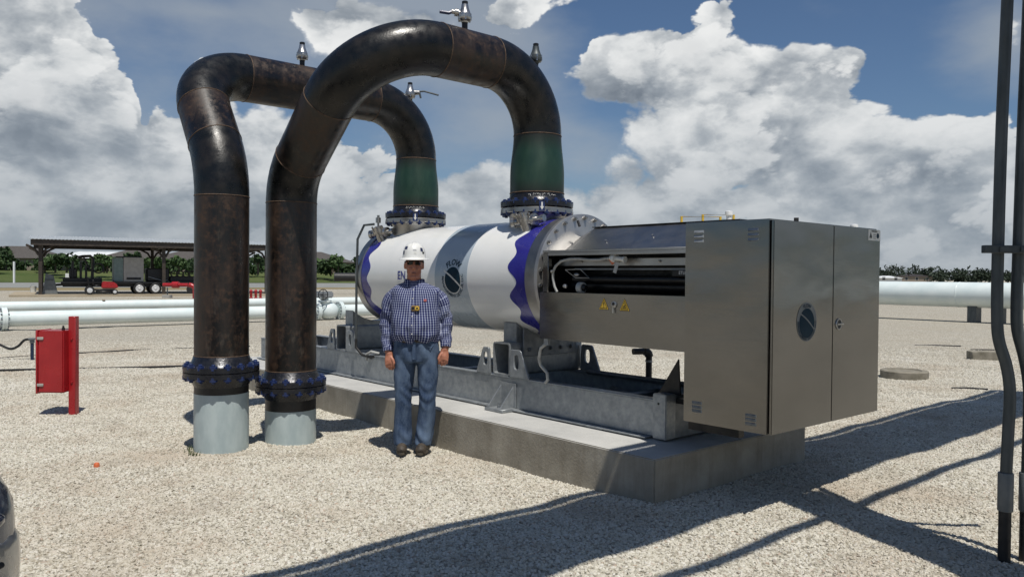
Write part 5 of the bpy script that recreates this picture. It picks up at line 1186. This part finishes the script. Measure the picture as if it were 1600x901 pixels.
MB().tube([(2.85, 2.6, 1.15), (2.9, 2.6, 2.35), (2.75, 2.6, 2.55), (2.3, 2.6, 2.52), (2.05, 2.6, 2.45)], .09, 8).build('mast', 'dark', ma); MB().tube([(2.35, 2.6, 2.5), (2.75, 2.6, 1.6)], .05, 6).build('ram', 'dark', ma)
rl = MB(); ring(rl, (3.2, 2.5, 1.78), (0, 1, 0), .30, .05, 24, 6); rl.build('hose_reel', 'rubber', ma)
for x, h in ((1.75, 2.2), (2.2, 2.1), (2.5, 1.95)): MB().tube([(x, 2.5, 1.15), (x, 2.5, h)], .07, 8).build('stack', 'dark', ma)
mb_ = bthing('pump_unit', 'low dark engine and pump unit on the trailer\'s right end', 'machine', 7.5, 3, .92)
MB().box((6.0, 2.3, .925), (7.4, 3.7, 1.82)).build('engine_block', 'dark', mb_, bevel=.08); MB().box((7.45, 2.5, .925), (9.1, 3.5, 1.30)).build('base', 'dark', mb_, bevel=.04)
for k in range(4): rg = MB(); ring(rg, (7.7 + k * .38, 2.45, 1.45), (0, 1, .2), .20, .045, 18, 6); rg.build('hose_coil', 'rubber', mb_)
MB().tube([(6.1, 2.2, 1.25), (6.9, 2.15, 1.0), (7.3, 2.15, 1.02)], .03, 6).build('drawbar', 'galvdark', mb_)
mw = bthing('ride_on_mower', 'small red ride-on mower parked in front of the trailer', 'mower', 3.3, .9, .12)
MB().box((2.5, .6, .36), (4.1, 1.25, .48)).build('chassis', 'dark', mw, bevel=.03); MB().prism([(3.30, .62, .5), (4.22, .62, .5), (4.24, .62, .72), (4.0, .62, .90), (3.35, .62, .96)], (0, .6, 0)).build('hood', 'red', mw, bevel=.06, seg=2); MB().box((3.0, .5, .24), (3.9, 1.4, .355)).build('cutter_deck', 'dark', mw, bevel=.04)
MB().box((2.85, .7, .62), (3.25, 1.15, .72)).box((2.80, .7, .721), (2.90, 1.15, 1.05)).build('seat', 'dark', mw, bevel=.03); MB().tube([(2.62, .6, .5), (2.55, .6, 1.2), (2.55, 1.25, 1.2), (2.62, 1.25, .5)], .03, 6).build('roll_bar', 'dark', mw)
for x, y, r in ((2.65, .5, .27), (2.65, 1.36, .27), (4.05, .6, .17), (4.05, 1.25, .17)):
    wl = MB().lathe((x, y, .12 + r), (0, 1, 0), [(-.09, r * .6), (-.09, r * .93), (-.06, r), (.06, r), (.09, r * .93), (.09, r * .6)], 18).build('wheel', 'rubber', mw); MB().lathe((x, y, .12 + r), (0, 1, 0), [(-.105, .02), (-.092, r * .58), (.092, r * .58), (.105, .02)], 14).build('rim', 'steel_rim', wl)
gbn = bthing('bin', 'grey upright bin leaning behind the shed\'s front left column', 'bin', .5, 1, .12); MB().prism([(.1, .7, .121), (.95, .7, .121), (.70, .7, 1.30), (.28, .7, 1.42)], (0, .6, 0)).build('bin_body', 'pvc', gbn, bevel=.02); MB().box((.25, .66, 1.0), (.7, .695, 1.06)).build('handle', 'conduit', gbn)
bk = bthing('bucket', 'white bucket beside the shed\'s back left column', 'bucket', -.5, 6.4, .12); MB().lathe((-.5, 6.4, .121), (0, 0, 1), [(0, .16), (.38, .19), (.40, .20), (.40, .17), (.36, .165)], 18).build('pail', 'paper', bk); ring(MB(), (-.5, 6.4, .45), (0, 1, 0), .19, .008, 18, 5).build('handle', 'galvdark', bk)
for o_ in (tl, bx, ma, mb_): o_.location += Vector((.501, -.865, 0)) * 1.6
mw.location += Vector((.501, -.865, 0)) * 1.3
# red fire water piping in front of the shed
rw = thing('fire_water_pipe', 'red horizontal fire water pipe turning down beside the riser', 'pipe', (-19.03, 47.47, 0), org=(-19.03, 47.47, 0))
MB().tube([(-20.95, 47.47, .80), (-19.45, 47.47, .80)], .11, 14).build('pipe', 'red', rw); MB().tube(arc((-20, 47.47, .80), (-19.03, 47.47, .80), (-19.03, 47.47, 0), .35, 8), .14, 14).build('elbow', 'red', rw)
MB().lathe((-19.03, 47.47, 0), (0, 0, 1), [(-.1, .15), (.45, .15)], 14).build('pipe', 'red', rw); MB().lathe((-20.2, 47.47, .80), (1, 0, 0), [(-.2, .12), (-.19, .2), (.19, .2), (.2, .12)], 14).build('valve', 'red', rw)
MB().tube([(-20.7, 47.47, .62), (-20.7, 47.47, .12)], .04, 8).build('stanchion', 'conduit', rw); MB().box((-20.95, 47.3, -.05), (-20.5, 47.7, .2)).build('footing', 'beige', rw)
for k, lb in enumerate(('leftmost', 'middle', 'rightmost')):
    x = -15.98 + .29 * k; e = thing('fire_hydrant', lb + ' of the three small red hydrant posts between the risers', 'hydrant', (x, 48.4, 0), 0, 'red hydrant posts by the shed', org=(x, 48.4, 0))
    MB().lathe((x, 48.4, 0), (0, 0, 1), [(-.05, .11), (.05, .11), (.06, .075), (.40, .075), (.41, .10), (.46, .10), (.52, .06), (.55, .02)], 14).build('barrel', 'red', e); MB().lathe((x, 48.4, .30), (0, -1, 0), [(0, .04), (.12, .05)], 10).build('outlet', 'red', e)
cv = thing('culvert_pipe', 'black corrugated culvert pipe lying on the grass behind the tank', 'pipe', (-11, 62, 0), org=(-11, 62, 0)); MB().tube([(-13.8, 61.3, 1.30), (-3, 64.5, 1.30)], .33, 18).build('pipe', 'rubber', cv)
for x, y in ((-12, 61.83), (-5, 63.9)): MB().box((x - .2, y - .3, -.1), (x + .2, y + .3, 1.0)).build('sleeper', 'wood', cv)
tag(MB().box((-63.4, 100.4, 0), (-63.24, 100.6, 2.75)).build('marker_post', 'white'), 'white marker post standing on the grass at the far left', 'post')
ws = thing('site_sign', 'small white sign board on a stake in the far grass', 'sign', (-56, 100, 0), org=(-56, 100, 0)); MB().box((-56.5, 99.95, .8), (-55.9, 100, 1.3)).build('board', 'paper', ws); MB().box((-56.25, 100.001, -.1), (-56.15, 100.08, 1.25)).build('stake', 'wood', ws)

# ================================================================== car nose at the lower left
car = thing('parked_car', 'silver car with dark blue headlamp just entering at the lower left corner', 'car', (-3.9, 2.1, 0), org=(-3.9, 2.1, 0))
def csec(x, hw, z0, z1, y=3.98, e=3.4, n=28):
    zc, hz_ = (z0 + z1) / 2, (z1 - z0) / 2; out = []
    for k in range(n): t = 2 * pi * k / n; c, s = cos(t), sin(t); out.append((x, y + hw * math.copysign(abs(c) ** (2 / e), c), zc + hz_ * math.copysign(abs(s) ** (2 / e), s)))
    return out
NX = -1.675; CYC = 2.10
mb = MB(); loft(mb, [csec(NX, .50, .46, .79, CYC), csec(NX - .03, .60, .43, .84, CYC), csec(NX - .08, .69, .40, .89, CYC), csec(NX - .16, .77, .38, .93, CYC), csec(NX - .35, .85, .38, .97, CYC), csec(NX - .8, .90, .38, 1.0, CYC), csec(NX - 1.4, .92, .38, 1.10, CYC), csec(NX - 3.6, .92, .38, 1.10, CYC), csec(NX - 4.2, .90, .42, 1.08, CYC), csec(NX - 4.5, .78, .50, 1.0, CYC)]); cbody = mb.build('body', 'carnavy', car, smooth=50)
mb = MB(); loft(mb, [csec(NX + .012, .50, .43, .675, CYC, 5), csec(NX - .02, .615, .42, .68, CYC, 5), csec(NX - .07, .705, .40, .685, CYC, 5), csec(NX - .15, .785, .39, .69, CYC, 5), csec(NX - .32, .86, .385, .695, CYC, 5)]); mb.build('bumper', 'carsilver', car, smooth=50)
mb = MB(); loft(mb, [csec(NX - 1.3, .78, 1.0, 1.11, CYC), csec(NX - 2.1, .70, 1.0, 1.62, CYC), csec(NX - 3.2, .70, 1.0, 1.66, CYC), csec(NX - 4.2, .74, 1.0, 1.15, CYC)]); mb.build('cabin_glass', 'navyglass', car, smooth=50)
mb = MB(); loft(mb, [csec(NX - 1.95, .60, 1.58, 1.635, CYC), csec(NX - 2.4, .64, 1.58, 1.675, CYC), csec(NX - 3.2, .64, 1.58, 1.68, CYC), csec(NX - 3.5, .60, 1.54, 1.61, CYC)]); mb.build('roof', 'carnavy', car, smooth=50)
for s in (-1, 1):
    MB().ball((NX - .005, CYC + s * .40, .735), (.035, .11, .035), 14).build('headlight', 'navyglass', car)
    for x in (NX - .85, NX - 3.55):
        wl = MB().lathe((x, CYC + s * .84, .37), (0, s, 0), [(-.1, .23), (-.1, .35), (-.07, .37), (.07, .37), (.095, .35), (.095, .24)], 28).build('wheel', 'rubber', car); MB().lathe((x, CYC + s * .84, .37), (0, s, 0), [(.096, .25), (.105, .235), (.098, .10), (.11, .05), (.112, .01)], 20).build('rim', 'chrome', wl)
MB().tube([(NX + .014, CYC - .47, .59), (NX + .020, CYC, .59), (NX + .014, CYC + .47, .59)], .010, 8).build('bumper_trim', 'ink', car)
MB().box((NX - .3, CYC - .66, .36), (NX - .02, CYC + .66, .45)).build('air_dam', 'ink', car)

# ================================================================== houses, trees
def house(label, x, y, w_, d_, eave, ridge, roofm='shingle', wall='brick', rot=0., gz=HB_, ek=.76):
    h = thing('house', label, 'house', (x, y, 0), rot, 'houses beyond the grass', org=(0, 0, 0)); h.location.z = gz; eave *= ek; ridge *= ek
    MB().box((-w_ / 2, -d_ / 2, -.2), (w_ / 2, d_ / 2, eave)).build('wall', wall, h); o = .6; rl_ = max(0, w_ / 2 - d_ / 2)
    v = [(-w_ / 2 - o, -d_ / 2 - o, eave), (w_ / 2 + o, -d_ / 2 - o, eave), (w_ / 2 + o, d_ / 2 + o, eave), (-w_ / 2 - o, d_ / 2 + o, eave), (-rl_, 0, ridge), (rl_, 0, ridge)]
    rf = MB().raw([(a, b, c + .02) for a, b, c in v], [(0, 1, 5, 4), (1, 2, 5), (2, 3, 4, 5), (3, 0, 4), (3, 2, 1, 0)]).build('roof', roofm, h, smooth=0)
    nwin = max(2, int(w_ / 4))
    for k in range(nwin):
        cx = -w_ / 2 + w_ * (k + .5) / nwin; f = MB().box((cx - .7, -d_ / 2 - .06, .9), (cx + .7, -d_ / 2 - .005, 2.3)).build('window', 'paper', h); MB().box((cx - .6, -d_ / 2 - .09, 1.0), (cx + .6, -d_ / 2 - .065, 2.2)).build('pane', 'glass', f)
    return h
house('dark hip roofed house at the far left edge beyond the grass', -100, 160, 17, 12, 3.1, 6.4, rot=.15)
house('long low white roofed building behind the shed\'s left columns', -88, 176, 26, 10, 3.6, 5.6, 'whiteroof', rot=.1)
house('dark hip roofed house showing above the equipment box', -75, 160, 13, 11, 3.0, 6.3, rot=-.05)
house('brown roofed tan house between shed column and left riser', -64, 158, 15, 10, 2.9, 5.3, rot=.1)
house('dark hip roofed house showing right of the nearer riser', -44, 178, 14, 12, 3.1, 6.2, rot=-.1)
house('low white roofed building at the foot of the right treeline', 156, 330, 10, 7, 1.8, 2.7, 'whiteroof', 'paper', 0., 0, 1)
house('low reddish building before the right treeline', 182, 360, 14, 9, 2.6, 3.6, 'brownsteel', 'brick', 0., 0, 1)
def leaf_mat(name, a, b):
    mt, t, bs = newmat(name); at = t.new('ShaderNodeAttribute', attribute_name='tone'); c = t.mix(at.outputs['Fac'], a, b)
    t.put(bs.inputs['Base Color'], c); bs.inputs['Roughness'].default_value = .7; bs.inputs['Specular IOR Level'].default_value = .25; M[name] = mt
leaf_mat('leaf_mid', (.030, .060, .020), (.075, .125, .042)); leaf_mat('leaf_dark', (.020, .042, .016), (.052, .088, .032)); leaf_mat('leaf_haze', (.022, .036, .024), (.044, .060, .038))  # distance haze is put into the far wood's greyer, bluer leaf colour
def leaves(n, cx, cy, cz, rx, ry, rz, size, rg, clumps=9):
    """leaf-sized faces gathered in clumps through the crown's volume"""
    cl = []
    for _ in range(clumps):
        while True:
            p = rg.uniform(-1, 1, 3)
            if p @ p < 1: break
        cl.append((p * .72, rg.uniform(.28, .5)))
    vs = []; tone = []
    for _ in range(n):
        p, r = cl[rg.integers(len(cl))]; d = rg.normal(size=3); d /= np.linalg.norm(d); q = p + d * r * rg.uniform(.55, 1.05); c = np.array((cx + q[0] * rx, cy + q[1] * ry, cz + q[2] * rz))
        a = rg.normal(size=3); a /= np.linalg.norm(a); b = np.cross(a, rg.normal(size=3)); b /= np.linalg.norm(b); s = size * rg.uniform(.6, 1.3)
        vs += [c - a * s - b * s * .5, c + a * s - b * s * .5, c + a * s + b * s * .5, c - a * s + b * s * .5]; tone += [rg.uniform(0, 1)] * 4
    return vs, tone
def leafobj(name, vs, tone, mat, parent=None, org=None):
    o = MB().raw(vs, [(4 * k, 4 * k + 1, 4 * k + 2, 4 * k + 3) for k in range(len(vs) // 4)]).build(name, mat, parent, org=org, smooth=0, fix=False)
    a = o.data.attributes.new('tone', 'FLOAT', 'POINT'); a.data.foreach_set('value', tone); return o
def tree(label, x, y, h, w_, mat, seed, n=420):
    rg = np.random.default_rng(seed); t = thing('tree', label, 'tree', (x, y, 0), 0, 'trees beyond the shed', org=(0, 0, 0)); t.location.z = HB_ - .15; h *= .68
    tm = MB().tube([(0, 0, -.2), (.05, 0, h * .3), (-.05, .05, h * .62)], [.16, .12, .05], 8)
    for k in range(5): q = k * 1.3 + seed; tm.tube([(0, 0, h * (.28 + .06 * k)), (cos(q) * w_ * .28, sin(q) * w_ * .28, h * (.48 + .07 * k))], [.06, .02], 5)
    tm.build('trunk', 'bark', t)
    vs, tone = leaves(n, 0, 0, h * .62, w_ / 2, w_ / 2, h * .40, .20 + h * .02, rg); leafobj('crown', vs, tone, mat, t); return t
TREES = [(-82, 128, 6.4, 5.5), (-78.5, 120, 3.6, 3.6), (-70.5, 122, 4.0, 3.2), (-66.5, 118, 4.8, 3.8), (-63, 122, 4.4, 4.4), (-60, 117, 3.4, 4.0), (-58.2, 121, 4.9, 3.0), (-54, 119, 3.4, 4.4),
         (-50.6, 120, 3.6, 4.0), (-47, 118, 4.3, 4.4), (-44.5, 122, 4.6, 4.2), (-41.8, 118, 3.9, 4.0), (-38.6, 120, 4.6, 3.4), (-36, 118, 3.4, 3.2), (-74.5, 126, 3.4, 5.0), (-86, 132, 4.2, 5.0),
         (-38, 134, 4.6, 4.4), (-35, 140, 4.2, 4.8), (-31.5, 138, 4.5, 4.6), (-29.5, 134, 5.2, 3.6), (-26.5, 140, 4.6, 4.2), (-23.6, 136, 4.0, 4.6), (-20.4, 140, 4.4, 4.4), (-17, 142, 4.0, 4.6), (-13.5, 144, 4.4, 4.8)]
TL = ['round crowned tall tree at the far left edge', 'low bushy tree beside the far left house', 'small tree seen left of the shed\'s front column', 'slim tree just right of the shed\'s front left column', 'bushy tree behind the rig\'s left side', 'low spreading tree behind the rig', 'narrow upright tree behind the rig\'s hose reel', 'low tree left of the equipment box',
      'low tree hidden partly behind the equipment box', 'bushy tree right of the equipment box', 'taller tree behind the pump unit', 'tree beside the shed\'s second column', 'upright tree left of the farther riser', 'small tree touching the farther riser\'s left side', 'wide low tree under the white roof', 'wide tree behind the white marker post',
      'bushy tree between the two risers at left', 'spreading tree between the two risers', 'tree left of the nearer riser', 'pointed tree right of the nearer riser', 'tree beside the hip roofed house right of the riser', 'wide low tree left of the tank end', 'tree just left of the tank end', 'wide tree hidden partly by the tank end', 'tree behind the tank\'s far end']
for k, (x, y, h, w_) in enumerate(TREES): tree(TL[k], x, y, h, w_, 'leaf_mid' if k % 3 else 'leaf_dark', 40 + k)
rg = np.random.default_rng(5); vs, tone = [], []
for k in range(150):
    x = -88 + 80 * k / 150 + rg.uniform(-.5, .5); y = 133 + .12 * (x + 88) + rg.uniform(-2, 2); h = rg.uniform(.8, 1.6); a, b = leaves(46, x, y, HB_ + h * .5, 1.3, 1.0, h, .3, rg, 4); vs += a; tone += b
tag(leafobj('hedge', vs, tone, 'leaf_dark'), 'long unbroken hedge of low shrubs at the far edge of the grass', 'hedge', None, 'stuff')
vs, tone = [], []
for k in range(620):
    t = radians(-58 + 120 * (k % 310) / 310 + rg.uniform(-.3, .3)); near = t <= radians(-3); D_ = rg.uniform(300, 360) if near else rg.uniform(400, 470); h = (rg.uniform(6.4, 7.8) if k < 310 else rg.uniform(4.8, 6.0)) * (1 + .08 * sin(k * .21) + .12 * sin(k * .063 + 1)) * (.85 if near else 1)
    a, b = leaves(190, D_ * sin(t), D_ * cos(t), h * .46 + (HB_ * .6 if near else 0), rg.uniform(4, 6.5), 4, h * .54, .50, rg, 12); vs += a; tone += b
tag(leafobj('distant_wood', vs, tone, 'leaf_haze'), 'dark distant wood along the whole horizon', 'wood', None, 'stuff')
